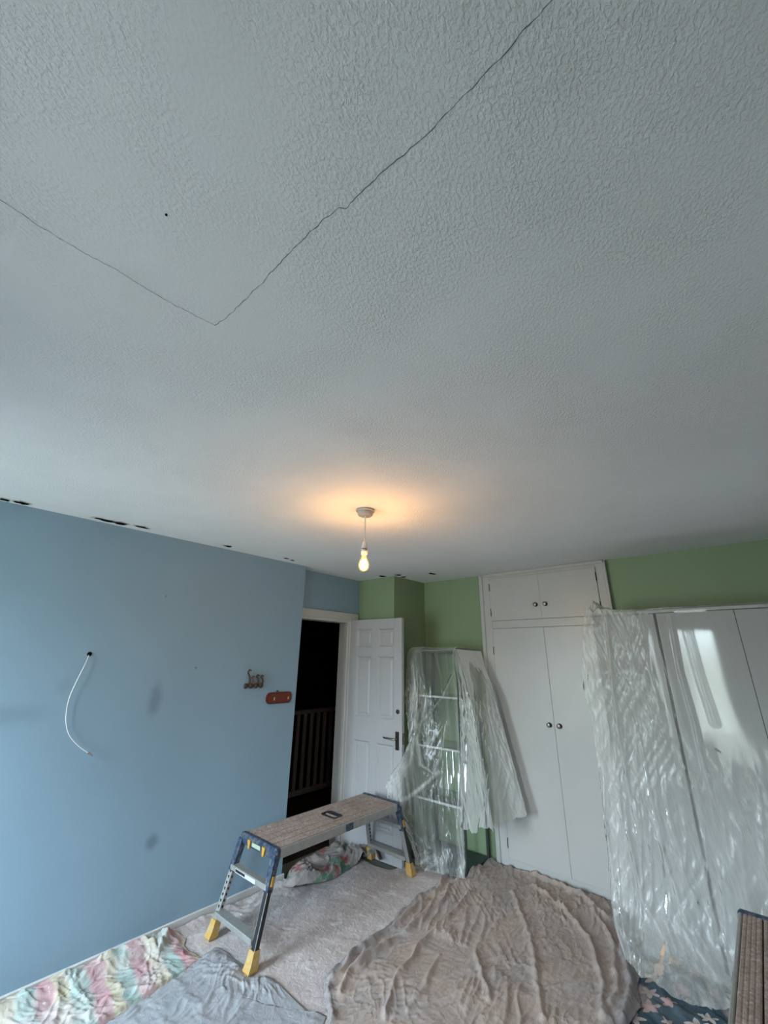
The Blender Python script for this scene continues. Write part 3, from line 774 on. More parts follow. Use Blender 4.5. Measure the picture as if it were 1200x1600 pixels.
# plastic sheet over the wardrobe
W = [
    [(-.70, 3.62, 1.935), (-.84, 3.34, 1.99), (-.905, 3.275, 1.90), (-.955, 3.27, 1.62), (-.985, 3.27, 1.45), (-.955, 3.27, 1.25), (-.95, 3.26, .95), (-.955, 3.24, .60), (-.96, 3.19, .22), (-.90, 3.08, .05)],
    [(-.70, 3.62, 1.930), (-.80, 3.34, 1.96), (-.85, 3.285, 1.90), (-.865, 3.28, 1.62), (-.88, 3.27, 1.45), (-.87, 3.275, 1.25), (-.87, 3.27, .95), (-.87, 3.25, .60), (-.87, 3.20, .22), (-.80, 3.02, .05)],
    [(-.62, 3.62, 1.930), (-.66, 3.32, 1.935), (-.68, 3.303, 1.90), (-.685, 3.30, 1.62), (-.69, 3.295, 1.45), (-.69, 3.295, 1.25), (-.69, 3.29, .95), (-.69, 3.27, .60), (-.68, 3.22, .22), (-.62, 2.99, .05)],
    [(-.42, 3.62, 1.930), (-.44, 3.31, 1.932), (-.45, 3.306, 1.90), (-.46, 3.306, 1.62), (-.46, 3.305, 1.45), (-.46, 3.304, 1.25), (-.46, 3.30, .95), (-.46, 3.29, .60), (-.45, 3.25, .22), (-.42, 3.10, .05)],
    [(-.15, 3.62, 1.930), (-.15, 3.31, 1.932), (-.15, 3.307, 1.90), (-.15, 3.307, 1.62), (-.15, 3.306, 1.45), (-.15, 3.304, 1.25), (-.14, 3.295, .95), (-.13, 3.27, .60), (-.12, 3.23, .22), (-.12, 3.19, .05)],
    [(.25, 3.62, 1.930), (.25, 3.31, 1.932), (.25, 3.307, 1.90), (.25, 3.307, 1.62), (.25, 3.306, 1.45), (.25, 3.30, 1.25), (.25, 3.28, .95), (.26, 3.25, .60), (.27, 3.2, .22), (.28, 3.19, .05)],
    [(.60, 3.62, 1.930), (.60, 3.31, 1.932), (.60, 3.307, 1.90), (.60, 3.307, 1.62), (.60, 3.306, 1.45), (.60, 3.30, 1.25), (.60, 3.28, .95), (.60, 3.25, .60), (.60, 3.2, .22), (.60, 3.19, .05)],
]
P = loft(W, 260, 200)
X, Z = P[..., 0], P[..., 2]
tt = np.linspace(0, 1, 200)[None, :] * np.ones((260, 1))
low = smooth01((1.25 - Z) / .8) * .75 + smooth01((-.50 - X) / .12) * .45
clear = smooth01((X + .46) / .05) * smooth01((.12 - X) / .08) * smooth01((Z - .95) / .35)
amp = np.clip(low * (1 - clear), 0, 1)
sl = X + .10 * (1.9 - Z)
fld = wrinkles(sl, Z, math.radians(90), .05, .9, 81, 2.2, .02, 16, .2) * .016 + wrinkles(sl, Z, math.radians(97), .03, .5, 91, 2.0, .02, 14, .2) * .006
fld = fld * amp
P[..., 1] -= np.where(tt > .13, fld, 0) + np.where(tt > .13, .002, 0)
bunch = smooth01((-.74 - X) / .12) * smooth01((Z - 1.80) / .1)
P[..., 2] += bunch * (fbm(X * 30, P[..., 1] * 30, 7, 3) - .45) * .09
P[..., 1] -= bunch * fbm(X * 26 + 4, Z * 26, 8, 3) * .03
hem = smooth01((.25 - Z) / .22)
P[..., 1] += hem * (fbm(X * 9, Z * 9, 33, 3) - .5) * .10 * smooth01((-.3 - X) / .15)
P[..., 2] = np.maximum(P[..., 2] + hem * (fbm(X * 12, P[..., 1] * 12, 35, 3) - .35) * .05, .035)
wt = 0
for l_ in [[(1045, 955), (1062, 1050), (1085, 1130), (1100, 1200), (1112, 1240)], [(1060, 1430), (1095, 1470), (1130, 1505)], [(948, 965), (955, 1040), (968, 1150), (1000, 1300)],
           [(985, 1300), (1010, 1400), (1050, 1460)], [(940, 1200), (960, 1330), (985, 1440)], [(1000, 1150), (1030, 1300), (1070, 1420)], [(1075, 985), (1095, 1060), (1118, 1130)]]:
    wt = wt + fold(X, Z, [(q_[0], q_[2]) for q_ in (on_y(u_, v_, 3.295) for u_, v_ in l_)], .009, 1.0)
wt = np.clip(wt, 0, 1)
P[..., 1] -= .010 * wt * (tt > .13)
tag(grid_object('plastic_dust_sheet', P, 'film_wardrobe', crease=np.clip(np.clip(.30 + amp, 0, 1) * (1 - clear) + .7 * wt * (1 - .6 * clear), 0, 1.5)), 'clear crinkled plastic sheet hung over the glossy wardrobe', 'plastic sheet')

# ------------------------------------------------------------------ open shelf unit beside the door
SX0, SX1, SY0, SY1 = -2.575, -2.06, 3.385, 3.74
su = tag(empty('shelf_unit', ((SX0 + SX1) / 2, (SY0 + SY1) / 2, 0)), 'dark framed open shelf unit with glass shelves under clear plastic', 'shelf unit')
hx, hy = (SX1 - SX0) / 2, (SY1 - SY0) / 2
for sx in (-1, 1):
    for sy in (-1, 1):
        MB().box(sx * hx - .011, sx * hx + .011, sy * hy - .011, sy * hy + .011, .012, 1.66, .003).build('post', 'frame_dark', su)
MB().box(-hx - .012, hx + .012, -hy - .012, hy + .012, .006, .045, .004).build('base_board', 'base_teal', su)
for z in (.455, .86, 1.27):
    s = MB().box(-hx + .006, hx - .006, -hy + .012, hy - .006, z - .006, z + .006, .002).build('shelf', 'shelf_glass', su)
    MB().box(-hx + .010, hx - .010, -hy - .002, -hy + .012, z - .008, z + .008, .002).build('shelf_edge', 'shelf_edge', s)
MB().box(-hx - .012, hx + .012, -hy - .012, hy + .012, 1.648, 1.664, .003).build('top_board', 'frame_dark', su)

sheet = tag(empty('plastic_dust_sheet', ((SX0 + SX1) / 2, SY0, 0)), 'clear plastic sheet draped over the shelf unit by the door', 'plastic sheet')
so = np.array([(SX0 + SX1) / 2, SY0, 0])
G = [
    [(-2.585, 3.70, 1.672), (-2.585, 3.36, 1.676), (-2.575, 3.30, 1.30), (-2.485, 3.225, .90), (-2.575, 3.05, .60), (-2.51, 3.09, .40), (-2.46, 3.20, .22), (-2.42, 3.22, .05)],
    [(-2.50, 3.70, 1.672), (-2.50, 3.35, 1.680), (-2.485, 3.30, 1.30), (-2.42, 3.22, .88), (-2.46, 3.06, .55), (-2.43, 3.12, .38), (-2.39, 3.20, .22), (-2.34, 3.21, .05)],
    [(-2.40, 3.70, 1.672), (-2.40, 3.35, 1.682), (-2.385, 3.325, 1.30), (-2.36, 3.28, .85), (-2.345, 3.20, .50), (-2.33, 3.20, .38), (-2.32, 3.21, .25), (-2.28, 3.21, .05)],
    [(-2.22, 3.70, 1.672), (-2.22, 3.35, 1.682), (-2.21, 3.345, 1.30), (-2.19, 3.335, .85), (-2.175, 3.30, .50), (-2.16, 3.27, .25), (-2.14, 3.25, .05)],
    [(-2.06, 3.70, 1.672), (-2.06, 3.35, 1.680), (-2.05, 3.345, 1.30), (-2.045, 3.335, .85), (-2.03, 3.32, .50), (-2.02, 3.31, .25), (-2.01, 3.30, .05)],
]
P = loft(G, 130, 150); X, Z = P[..., 0].copy(), P[..., 2].copy()
amp = smooth01((1.62 - Z) / .5)
lf = smooth01((-2.38 - X) / .1)
fl_ = wrinkles(X, Z, math.radians(92), .030, .6, 131, 2.0, .015, 16, .2) * (.008 + .024 * lf) * amp 
TEN = [[(712, 1045), (690, 1090), (662, 1130), (640, 1160)], [(690, 1205), (668, 1230), (640, 1258)], [(682, 1212), (660, 1240), (648, 1262)], [(668, 1085), (662, 1150), (668, 1192), (682, 1207), (691, 1180), (696, 1130)],
       [(690, 1330), (660, 1345)], [(700, 1335), (680, 1352)], [(720, 1040), (722, 1150), (718, 1290)], [(655, 1050), (650, 1110), (668, 1150)]]
ten = 0
for l_ in TEN:
    q_ = [on_y(u_, v_, 3.33) for u_, v_ in l_]
    ten = ten + fold(X, Z, [(a_[0], a_[2]) for a_ in q_], .008, 1.0)
ten = np.clip(ten, 0, 1)
bag = fold(X, Z, [(lambda q: (q[0], q[2]))(on_y(678, 1150, 3.33)), (lambda q: (q[0], q[2]))(on_y(680, 1185, 3.33))], .06, .5)
P[..., 1] -= fl_ + .010 * ten + .02 * bag
crs = np.clip(.30 + 1.1 * lf + 1.3 * ten + .4 * bag + .5 * smooth01((.30 - Z) / .2) + .6 * smooth01((X + 2.10) / .04), 0, 1.7)
P[..., 1] += (Z < .35) * (fbm(X * 14, Z * 14, 3, 3) - .5) * .06 * smooth01((.35 - Z) / .3)
grid_object('front_drape', P - so, 'film_shelf', parent=sheet, crease=crs)
Fg = [
    [(-2.09, 3.36, 1.680), (-2.03, 3.325, 1.40), (-2.02, 3.30, .95), (-2.035, 3.275, .36)],
    [(-2.06, 3.355, 1.682), (-1.96, 3.315, 1.38), (-1.90, 3.29, .90), (-1.905, 3.27, .38)],
    [(-2.05, 3.37, 1.682), (-1.92, 3.32, 1.38), (-1.84, 3.30, .90), (-1.765, 3.28, .41)],
    [(-2.035, 3.44, 1.678), (-1.95, 3.42, 1.38), (-1.89, 3.42, .90), (-1.85, 3.41, .38)],
    [(-2.02, 3.52, 1.674), (-1.90, 3.52, 1.38), (-1.80, 3.53, .90), (-1.74, 3.53, .42)],
    [(-2.00, 3.62, 1.672), (-1.86, 3.61, 1.38), (-1.74, 3.60, .92), (-1.63, 3.60, .47)],
    [(-1.99, 3.70, 1.670), (-1.91, 3.68, 1.38), (-1.87, 3.67, .92), (-1.82, 3.66, .42)],
]
P = loft(Fg, 150, 110); X, Z = P[..., 0].copy(), P[..., 2].copy()
cc = np.linspace(0, 1, 150)[:, None] * np.ones((1, 110)) * 1.0
f2 = wrinkles(cc * 1.2, Z, math.radians(90), .06, .9, 151, 2.0, .015, 14, .2) * .020 * smooth01((1.62 - Z) / .5)
P[..., 0] += f2 * .6; P[..., 1] -= f2 * .6
P[..., 2] += smooth01((.6 - Z) / .2) * (fbm(cc * 14, Z * 0 + .3, 12, 3) - .5) * .10
grid_object('side_flap', P - so, 'film_flap', parent=sheet, crease=np.ones(P.shape[:2]))
# top pulled over the back edge
P = loft([[(-2.585, 3.72, 1.670), (-2.585, 3.55, 1.690), (-2.585, 3.37, 1.684)], [(-2.3, 3.73, 1.672), (-2.3, 3.55, 1.700), (-2.3, 3.355, 1.692)],
          [(-2.03, 3.73, 1.671), (-2.02, 3.55, 1.688), (-2.04, 3.36, 1.686)]], 60, 40)
P[..., 2] += (fbm(P[..., 0] * 16, P[..., 1] * 16, 61, 3) - .4) * .022
grid_object('top_cover', P - so, 'film_flap', parent=sheet, crease=np.ones(P.shape[:2]))

# ------------------------------------------------------------------ pendant lamp
lx, ly, _ = on_z(571, 797, CEIL)
lamp = tag(empty('pendant_lamp', (lx, ly, CEIL)), 'bare glowing bulb hanging from a white ceiling rose', 'lamp')
MB().lathe([(.052, 0), (.054, -.004), (.054, -.010), (.050, -.013), (.046, -.013), (.044, -.030), (.038, -.036), (.008, -.038)], n=32).build('ceiling_rose', 'rose_shaded', lamp, True)
MB().tube([(0, 0, -.034), (.001, 0, -.09), (-.001, .001, -.15), (0, 0, -.20)], .0035, 8).build('flex', 'white_plastic', lamp, True)
hd = MB().lathe([(.006, -.190), (.011, -.194), (.015, -.215), (.0165, -.232)], n=20).build('lamp_holder', 'white_plastic', lamp, True)
MB().lathe([(.0150, -.232), (.0150, -.238)], n=20).build('holder_band', 'hinge', hd, True)
MB().lathe([(.0175, -.238), (.0185, -.242), (.0185, -.252), (.0165, -.256), (.0165, -.262)], n=20).build('holder_skirt', 'white_plastic', hd, True)
bl = MB().lathe([(.012, -.258), (.0125, -.272), (.017, -.288), (.026, -.306), (.030, -.322), (.028, -.338), (.020, -.351), (.008, -.358), (.001, -.359)], n=24).build('bulb', 'bulb_glass', lamp, True)
MB().lathe([(.0115, -.250), (.0115, -.270)], n=16).build('bulb_cap', 'brass', bl, True)
MB().tube([(-.008, 0, -.300), (-.008, 0, -.33), (-.003, .006, -.302), (.002, .006, -.332), (.006, 0, -.302), (.006, -.004, -.33), (0, -.007, -.302)], .0013, 6).build('filament', 'filament', bl)
pl = bpy.data.lights.new('bulb_light', 'POINT'); pl.energy = 2.9; pl.color = (1.0, 0.51, 0.18); pl.shadow_soft_size = .03
po = bpy.data.objects.new('bulb_light', pl); COL.objects.link(po); po.location = (lx, ly, CEIL - .318)

# ------------------------------------------------------------------ things on the blue wall
cpts = [on_x(u, v, LX + off) for u, v, off in [(139, 1022, -.01), (138, 1026, .012), (132, 1040, .022), (118, 1068, .022), (107, 1095, .018), (103, 1125, .016), (108, 1148, .018), (122, 1165, .022), (137, 1176, .028)]]
root = empty('aerial_cable', cpts[0]); o3 = np.array(cpts[0])
tag(root, 'thin white cable with a metal plug hanging from a hole in the blue wall', 'cable')
cp = resample([np.array(p) - o3 for p in cpts], 60)
MB().tube([tuple(p) for p in cp], .0023, 8).build('cable', 'cable', root, True)
e0, e1 = cp[-1], cp[-1] + (cp[-1] - cp[-3]) / np.linalg.norm(cp[-1] - cp[-3]) * .034
MB().tube([tuple(e0), tuple(e0 * .4 + e1 * .6), tuple(e0 * .38 + e1 * .62), tuple(e1)], [.0065, .0065, .0045, .0045], 10).build('plug', 'chrome', root, True)
MB().lathe([(.013, .0), (.012, .003), (.004, .004)], (LX - o3[0], 0.0, 0.0), 14, 'X').build('wall_hole', 'hole', root)

# red-brown rounded plaque
q0, q1 = on_x(415, 1091, LX), on_x(454, 1089, LX)
pc = ((q0[1] + q1[1]) / 2, (q0[2] + q1[2]) / 2); pw = (q1[1] - q0[1]) / 2
pq = tag(empty('wall_plaque', (LX, pc[0], pc[1])), 'red brown rounded wooden plaque fixed to the blue wall near the doorway', 'plaque')
def stadium(a, b, r, n=8):
    pts = []
    for cx, cy, t0 in ((a - r, b - r, 0), (-a + r, b - r, 90), (-a + r, -b + r, 180), (a - r, -b + r, 270)):
        for k in range(n + 1):
            t = math.radians(t0 + 90 * k / n); pts.append((cx + r * math.cos(t), cy + r * math.sin(t)))
    return pts
MB().prism(stadium(pw, .042, .036), .001, .014, 'YZ').build('rim', 'plaque_rim', pq)
MB().prism(stadium(pw - .008, .034, .03), .014, .018, 'YZ').build('face', 'plaque', pq)
for yy_, hh in ((-.052, .022), (.085, .018)):
    MB().box(.018, .021, yy_ - .005, yy_ + .005, -hh / 2 - .006, hh / 2 - .004, .001).build('pale_mark', 'pale_key', pq)
MB().lathe([(.006, .001), (.006, .010), (.002, .012)], (0, -.02, .050), 10, 'X').build('fixing_screw', 'black', pq)

# ornamental hook rack
c0 = on_x(397, 1064, LX)
hk = tag(empty('wall_hook_rack', (LX, c0[1], c0[2])), 'small dark bronze wall hook rack with curled hooks above the red plaque', 'hook rack')
MB().box(.001, .008, -.085, .085, -.038, -.022, .003).build('back_bar', 'iron', hk)
for k in range(4):
    y = -.075 + k * .045
    MB().lathe([(.018, .006), (.020, .012), (.014, .020), (.003, .023)], (0, y, -.034), 12, 'X').build('boss', 'iron', hk, True)
for k, (y, top, mt) in enumerate(((-.058, .085, 'iron'), (-.022, .035, 'copper'), (.020, .045, 'iron'), (.060, .040, 'iron'))):
    MB().tube([(.010, y, -.03), (.012, y + .014, -.005), (.014, y + .004, top * .45), (.016, y - .014, top * .75), (.016, y - .004, top), (.016, y + .012, top * .9)], [.008, .007, .006, .006, .006, .005], 8).build('hook', mt, hk, True)

# ------------------------------------------------------------------ work platforms
PH, PL, PW = .50, 1.15, .385
wp = empty('work_platform', (-2.605, 2.415, .012))
tag(wp, 'dusty folding work platform with navy corners and yellow feet beside the blue wall', 'work platform', 'folding work platforms')
hl, hw = PL / 2, PW / 2
nb = 5; bw = (PW - .03) / nb
def ribbed(m, x0, x1, y0, y1):
    n_ = max(2, round((x1 - x0) / .0172)); p_ = (x1 - x0) / n_; prof = [(x0, PH - .016), (x1, PH - .016)]
    for i in range(n_ - 1, -1, -1):
        xa = x0 + i * p_
        prof += [(xa + p_, PH - .0025), (xa + p_ * .72, PH), (xa + p_ * .28, PH), (xa, PH - .0025)] if i == n_ - 1 else [(xa + p_ * .72, PH), (xa + p_ * .28, PH), (xa, PH - .0025)]
    m.prism(prof, y0, y1, 'XZ')
SA, SB, SC = .072, .044, .03            # hand slot half sizes and offset
for k in range(nb):
    x0 = -hw + .015 + k * bw + .003; x1 = x0 + bw - .006
    m = MB(); y0, y1 = -hl + .028, hl - .028
    if k in (0, 4):
        ribbed(m, x0, x1, y0, y1)
    elif k == 2:
        ribbed(m, x0, x1, y0, SC - SB); ribbed(m, x0, x1, SC + SB, y1)
    else:
        xi = -SA if k == 1 else SA
        if k == 1:
            ribbed(m, x0, xi, y0, y1); ribbed(m, xi, x1, y0, SC - SB); ribbed(m, xi, x1, SC + SB, y1)
        else:
            ribbed(m, xi, x1, y0, y1); ribbed(m, x0, xi, y0, SC - SB); ribbed(m, x0, xi, SC + SB, y1)
    m.build('deck_board', 'deck', wp)
o_st = stadium(SA + .004, SB + .004, .026, 6); i_st = stadium(SA - .010, SB - .010, .018, 6); n_ = len(o_st)
rm = MB()
for (pa, za), (pb, zb) in (((o_st, PH - .016), (o_st, PH + .003)), ((o_st, PH + .003), (i_st, PH + .003)), ((i_st, PH + .003), (i_st, PH - .016))):
    rm.add([(p[0], p[1] + SC, za) for p in pa] + [(p[0], p[1] + SC, zb) for p in pb], [(i, (i + 1) % n_, n_ + (i + 1) % n_, n_ + i) for i in range(n_)])
rm.build('hand_slot_rim', 'black', wp)
MB().box(-SA + .012, SA - .012, SC - .009, SC + .013, PH - .012, PH - .001, .003).build('hand_grip', 'deck', wp)
MB().box(-hw + .015, hw - .015, -hl + .03, hl - .03, PH - .030, PH - .018).build('deck_tray', 'black', wp)
for s in (-1, 1):
    MB().box(s * hw - .015 * (s > 0), s * hw + .015 * (s < 0), -hl + .02, hl - .02, PH - .055, PH - .002, .004).build('side_rail', 'alu', wp)
    MB().box(s * hw - .003, s * hw + .005, .02 - .03, .06, PH - .050, PH - .010, .002).build('rail_clip', 'navy', wp)
for e_ in (-1, 1):
    y0, y1 = sorted((e_ * (hl - .028), e_ * (hl + .014)))
    cap = MB().box(-hw - .004, hw + .004, y0, y1, PH - .058, PH + .003, .010).build('end_cap', 'navy', wp)
    yo = e_ * (hl + .020)
    ya, yb = sorted((yo - .004 * e_, yo + .004 * e_))
    MB().box(-.045, .045, ya, yb, PH - .040, PH - .018, .003).build('level_vial', 'vial', cap)
    for s in (-1, 1):
        MB().prism([(s * .065, PH - .012), (s * .095, PH - .014), (s * .085, PH - .058), (s * .070, PH - .058)], ya, yb, 'XZ').build('latch', 'amber', cap)
    for s in (-1, 1):
        top = Vector((s * (hw - .012), e_ * (hl + .002), PH - .03)); foot = Vector((s * (hw + .018), e_ * (hl + .125), .028))
        at = lambda t: top.lerp(foot, t)
        if s > 0:
            # outer telescopic leg: channel with black inset strip
            lg = MB().bar(at(.10), at(.93), .036, .026, up=(0, 1, 0)).build('leg', 'alu', wp)
            off = Vector((0, e_ * .0145, 0)); offx = Vector((.0185, 0, 0))
            MB().bar(at(.33) + offx, at(.925) + offx, .004, .022, up=(0, 1, 0)).build('black_strip', 'black', lg)
            MB().bar(at(.33) + off * 1.0, at(.925) + off * 1.0, .026, .003, up=(0, 1, 0)).build('black_strip', 'black', lg)
        else:
            lg = MB().bar(at(.10), at(.95), .034, .024, up=(0, 1, 0)).build('leg', 'alu', wp)
            for k in range(8):
                c_ = at(.36 + k * .062)
                MB().bar(c_ + Vector((.0, e_ * .0125, .006)), c_ + Vector((0, e_ * .0125, -.006)), .011, .004, up=(0, 1, 0)).build('adjustment_hole', 'black', lg)
                MB().bar(c_ + Vector((.0172, 0, .006)), c_ + Vector((.0172, 0, -.006)), .003, .010, up=(0, 1, 0)).build('adjustment_hole', 'black', lg)
        jt = MB().bar(at(.0), at(.36), .040, .036, up=(0, 1, 0)).build('corner_joint', 'navy', wp)
        MB().bar(at(.20) + Vector((s * .024, 0, 0)), at(.30) + Vector((s * .024, 0, 0)), .004, .016, up=(0, 1, 0)).build('release_button', 'amber', jt)
        # boot-shaped foot
        b0, b1 = at(.86), Vector((foot.x, foot.y + e_ * .004, 0))
        vs = []
        for c_, rx, ry in ((b0, .023, .019), (b0.lerp(b1, .55), .027, .024), (Vector((b1.x, b1.y, .012)), .029, .029), (Vector((b1.x, b1.y, 0)), .022, .022)):
            vs += [(c_.x - rx, c_.y - ry, c_.z), (c_.x + rx, c_.y - ry, c_.z), (c_.x + rx, c_.y + ry, c_.z), (c_.x - rx, c_.y + ry, c_.z)]
        fs = [(3, 2, 1, 0), (12, 13, 14, 15)] + [(i * 4 + j, i * 4 + (j + 1) % 4, i * 4 + 4 + (j + 1) % 4, i * 4 + 4 + j) for i in range(3) for j in range(4)]
        MB().add(vs, fs).build('foot', 'yellow', wp)
    # upper and lower cross treads
    zt = lambda t: PH - .03 + (.028 - PH + .03) * t
    yt = lambda t: e_ * (hl + .002 + .123 * t)
    for t_, w_ in ((.31, .05), (.80, .062)):
        MB().box(-hw + .0, hw + .0, yt(t_) - w_ / 2, yt(t_) + w_ / 2, zt(t_) - .014, zt(t_) + .014, .004).build('tread', 'alu', wp)
    ys0, ys1 = sorted((yt(.31) + e_ * .0255, yt(.31) + e_ * .027))
    st_ = MB().box(-.13, .09, ys0, ys1, zt(.31) - .011, zt(.31) + .011).build('warning_label', 'sticker', wp)
    ys0, ys1 = sorted((yt(.31) + e_ * .027, yt(.31) + e_ * .0275))
    MB().box(-.125, -.02, ys0, ys1, zt(.31) - .006, zt(.31) + .007).build('printed_band', 'black', st_)
wp2 = copy_tree(wp)
wp2.location = (-.132, 2.35, .012)
tag(wp2, 'brown dusty work platform cut off at the right edge before the wardrobe', 'work platform', 'folding work platforms')

# ------------------------------------------------------------------ dust sheets on the floor
# 1 large grey speckled sheet lying flat
X, Y, ed = coons([(-3.02, -.2), (-2.0, -.2), (-.9, -.2)], [(-.9, -.2), (-1.0, 1.4), (-1.25, 3.3)], [(-3.03, 3.08), (-2.62, 3.07), (-2.50, 3.26), (-2.2, 3.32), (-1.25, 3.3)],
                [(-3.032, -.2), (-3.03, 1.2), (-3.03, 2.35), (-3.03, 3.08)], 220, 330)
Zs = .005 + .004 * fbm(X * 4, Y * 4, 1, 3) + .003 * wrinkles(X, Y, .5, .10, .6, 15) + .0025 * wrinkles(X, Y, 1.9, .08, .5, 19)
Zs += (.010 + .022 * vnoise(Y * 11, X * 0, 23)) * smooth01((-2.97 - X) / .05) * (Y < 2.5) + .012 * wrinkles(X, Y, 1.2, .05, .3, 27, 3) * smooth01((-2.78 - X) / .15) * (Y < 2.4)
grid_object('dust_sheet', np.stack([X, Y, Zs], -1), 'sheet_grey', .001, 'flat grey dust sheet speckled with plaster under the work platform', 'dust sheet', 'cloth dust sheets on the floor')

# 2 pastel striped sheet along the blue wall
X, Y, ed = coons([(-3.015, .0), (-2.8, .0), (-2.50, .0)], [(-2.50, .0), (-2.53, .6), fl(170, 1597), fl(225, 1563), fl(275, 1530), fl(320, 1499)],
                [(-3.01, 1.56), (-2.93, 1.62), fl(290, 1480), fl(320, 1499)], [(-3.03, .0), (-3.03, .9), (-3.03, 1.2), (-3.02, 1.56)], 120, 300)
Zs = .016 + .006 * fbm(X * 3, Y * 3, 31, 3) + .011 * wrinkles(X, Y, .15, .06, .35, 35, 3) + .008 * wrinkles(X, Y, 1.2, .04, .3, 41, 3)
Zs += fold(X, Y, [(-2.98, .5), (-2.95, 1.1), (-2.93, 1.45)], .03, .035) + fold(X, Y, [fl(225, 1485), fl(245, 1497), fl(262, 1465)], .02, .022)
Zs = Zs * (0.45 + .55 * smooth01(ed / .04)) + .004 + (.020 + .016 * vnoise(Y * 9, X * 0, 47)) * smooth01((-2.95 - X) / .07)
grid_object('dust_sheet', np.stack([X, Y, Zs], -1), 'sheet_stripe', .002, 'pink yellow and mint striped cotton sheet along the blue wall', 'dust sheet', 'cloth dust sheets on the floor')

# 3 blue-grey sheet at the near feet of the platform
X, Y, ed = coons([(-2.50, .1), (-2.0, .2), (-1.5, .4)], [(-1.5, .4), (-1.65, 1.2), fl(505, 1600), fl(490, 1585), fl(430, 1532)],
                [fl(322, 1500), fl(340, 1480), fl(385, 1512), fl(430, 1532)], [(-2.50, .1), (-2.54, .6), fl(170, 1600), fl(275, 1533), fl(322, 1500)], 170, 190)
Zs = .017 + .008 * fbm(X * 3.5, Y * 3.5, 51, 3) + .011 * wrinkles(X, Y, 1.0, .06, .5, 55, 3.2) + .007 * wrinkles(X, Y, 2.3, .04, .4, 61, 3)
fx, fy = on_z(388, 1525, .015)[:2]
Zs *= np.clip(np.hypot((X + 2.39) , (Y - 1.715)) / .09, .35, 1)
Zs = Zs * (0.5 + .5 * smooth01(ed / .05)) + .002
grid_object('dust_sheet', np.stack([X, Y, Zs], -1), 'sheet_blue_grey', .002, 'rumpled blue grey dust sheet at the near feet of the work platform', 'dust sheet', 'cloth dust sheets on the floor')

# 4 floral sheet pushed against the wall and doorway under the platform
X, Y, ed = coons([(-3.02, 2.33), (-2.96, 2.34), (-2.90, 2.38)], [(-2.90, 2.38), fl(512, 1377), fl(556, 1352), fl(592, 1336), (-2.66, 3.05)],
                [(-3.15, 3.06), (-2.95, 3.08), (-2.66, 3.05)], [(-3.02, 2.33), (-3.025, 2.40), (-3.14, 2.55), (-3.15, 3.06)], 110, 150)
Zs = .014 + .035 * smooth01((fbm(X * 3, Y * 3, 71, 3) - .3) / .4) * smooth01(ed / .15) + .020 * wrinkles(X, Y, .7, .08, .3, 75, 2.0) + .022 * wrinkles(X, Y, 2.0, .06, .3, 79, 2.0)
for cxx, cyy in ((-2.816, 2.99 + .1),):
    Zs *= np.clip(np.hypot(X - cxx, Y - cyy) / .07, .12, 1)
Zs = Zs * (0.4 + .6 * smooth01(ed / .06)) + .005
Zs += .155 * np.exp(-(((X + 2.755) / .075) ** 2 + ((Y - 3.035) / .05) ** 2)) * (1 + .5 * (fbm(X * 22, Y * 22, 83, 3) - .5))
grid_object('dust_sheet', np.stack([X, Y, Zs], -1), 'sheet_floral', .002, 'crumpled floral sheet with red and green print beneath the work platform', 'dust sheet', 'cloth dust sheets on the floor')

# 5 navy star-print sheet in front of the wardrobe
X, Y, ed = coons([(-.93, 1.2), (-.5, 1.1), (.2, 1.1)], [(.2, 1.1), (.25, 2.2), (.25, 3.24)], [(-1.02, 3.24), (-.5, 3.26), (.25, 3.24)], [(-.93, 1.2), (-.95, 2.2), (-1.0, 3.24)], 170, 220)
Zs = .006 + .006 * fbm(X * 3, Y * 3, 201, 3) + .010 * wrinkles(X, Y, .9, .08, .4, 205, 2.2) + .012 * wrinkles(X, Y, 2.4, .07, .4, 209, 2.2)
for cxx in (-.343, .079):
    for cyy in (1.66, 3.06):
        Zs *= np.clip(np.hypot(X - cxx, Y - cyy) / .10, .2, 1)
Zs = .004 + (Zs - .004) * (.15 + .85 * smooth01((X + .84) / .12))
grid_object('dust_sheet', np.stack([X, Y, Zs], -1), 'sheet_star', .002, 'dark navy star print sheet on the floor before the wardrobe', 'dust sheet', 'cloth dust sheets on the floor')

# 6 the big brown sheet, heaviest folds at its edges
Lf = [(-1.45, .9), (-1.62, 1.35), fl(508, 1600), fl(505, 1550), fl(520, 1515), fl(590, 1460), fl(640, 1412), fl(700, 1373)]
Tp = [fl(700, 1373), fl(742, 1366), fl(778, 1344), fl(830, 1356), fl(900, 1380), fl(962, 1404)]
Rt = [(-.85, 1.2), (-.80, 2.0), fl(988, 1600), fl(1000, 1560), fl(992, 1505), fl(970, 1440), fl(962, 1404)]
Bt = [(-1.45, .9), (-1.15, .95), (-.85, 1.2)]
X, Y, ed = coons(Bt, Rt, Tp, Lf, 260, 420)
u = np.linspace(0, 1, 260)[:, None] * np.ones((1, 420)); v = np.ones((260, 1)) * np.linspace(0, 1, 420)[None]
jw = smooth01((.06 - ed) / .06)
X = X + jw * (fbm(Y * 9, X * 9, 501, 3) - .5) * .05; Y = Y + jw * (fbm(X * 9, Y * 9, 505, 3) - .5) * .05
Y = np.minimum(Y, 3.722 - .01 * vnoise(X * 20, X * 0, 5))
X = np.where(Y > 3.30, np.maximum(X, -2.035 - (X < -2.035) * .0 + .0), X)
Zs = .016 + .008 * fbm(X * 2.5, Y * 2.5, 301, 3)
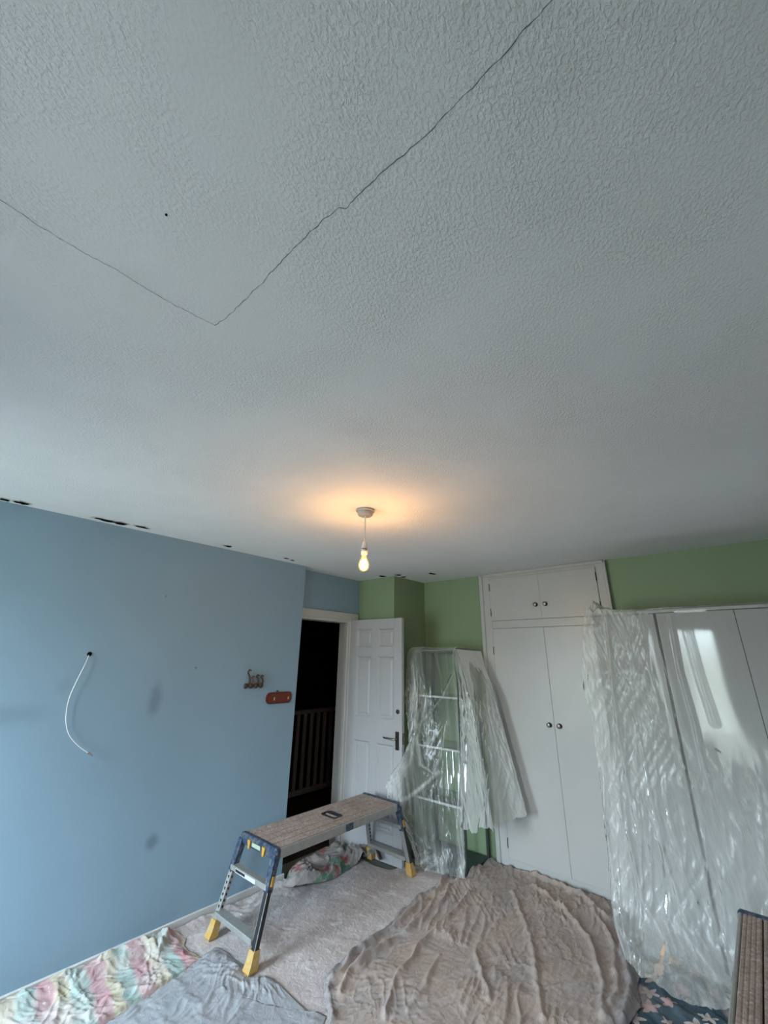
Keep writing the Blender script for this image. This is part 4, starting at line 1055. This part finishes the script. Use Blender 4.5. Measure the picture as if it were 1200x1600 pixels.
Zs += .013 * wrinkles(X, Y, math.radians(108), .055, .6, 305, 4.0, .06, 8, .4) + .006 * wrinkles(X, Y, math.radians(75), .05, .45, 309, 4.0, .09, 6, .45)
Zs += .006 * wrinkles(X, Y, math.radians(135), .05, .4, 313, 4.0, .10, 6, .5) + .002 * wrinkles(X, Y, math.radians(20), .035, .2, 317, 3.0, .06)
pf = lambda l: [fl(*q) for q in l]
FOLDS = [([(700, 1378), (668, 1415), (620, 1455), (560, 1498), (520, 1540)], .022, .045), ([(705, 1390), (690, 1420), (640, 1460), (600, 1490), (545, 1530), (530, 1560)], .020, .040),
         ([(735, 1400), (705, 1440), (655, 1490), (620, 1540), (600, 1600)], .018, .028), ([(790, 1350), (850, 1380), (905, 1405), (950, 1440)], .03, .03),
         ([(835, 1390), (890, 1440), (925, 1475), (940, 1530), (940, 1600)], .018, .034), ([(800, 1400), (830, 1470), (838, 1540), (850, 1600)], .020, .030),
         ([(970, 1440), (975, 1500), (985, 1550), (975, 1600)], .022, .045), ([(930, 1430), (962, 1490), (965, 1560), (945, 1600)], .018, .034),
         ([(735, 1372), (770, 1352), (800, 1352)], .03, .035), ([(690, 1500), (665, 1550), (640, 1590)], .016, .022), ([(760, 1440), (745, 1500), (760, 1570)], .016, .02),
         ([(505, 1545), (512, 1575), (515, 1600)], .025, .05), ([(960, 1410), (900, 1388), (840, 1366)], .02, .025)]
for pts, w_, h_ in FOLDS:
    wx_ = X + .05 * (fbm(X * 6, Y * 6, 401, 3) - .5); wy_ = Y + .05 * (fbm(X * 6, Y * 6, 405, 3) - .5)
    Zs += fold(wx_, wy_, pf(pts), w_ * .7, h_ * .8) * (.35 + .9 * vnoise(X * 7, Y * 7, 409))
Zs = Zs * (0.30 + .70 * smooth01(ed / .02)) + .009
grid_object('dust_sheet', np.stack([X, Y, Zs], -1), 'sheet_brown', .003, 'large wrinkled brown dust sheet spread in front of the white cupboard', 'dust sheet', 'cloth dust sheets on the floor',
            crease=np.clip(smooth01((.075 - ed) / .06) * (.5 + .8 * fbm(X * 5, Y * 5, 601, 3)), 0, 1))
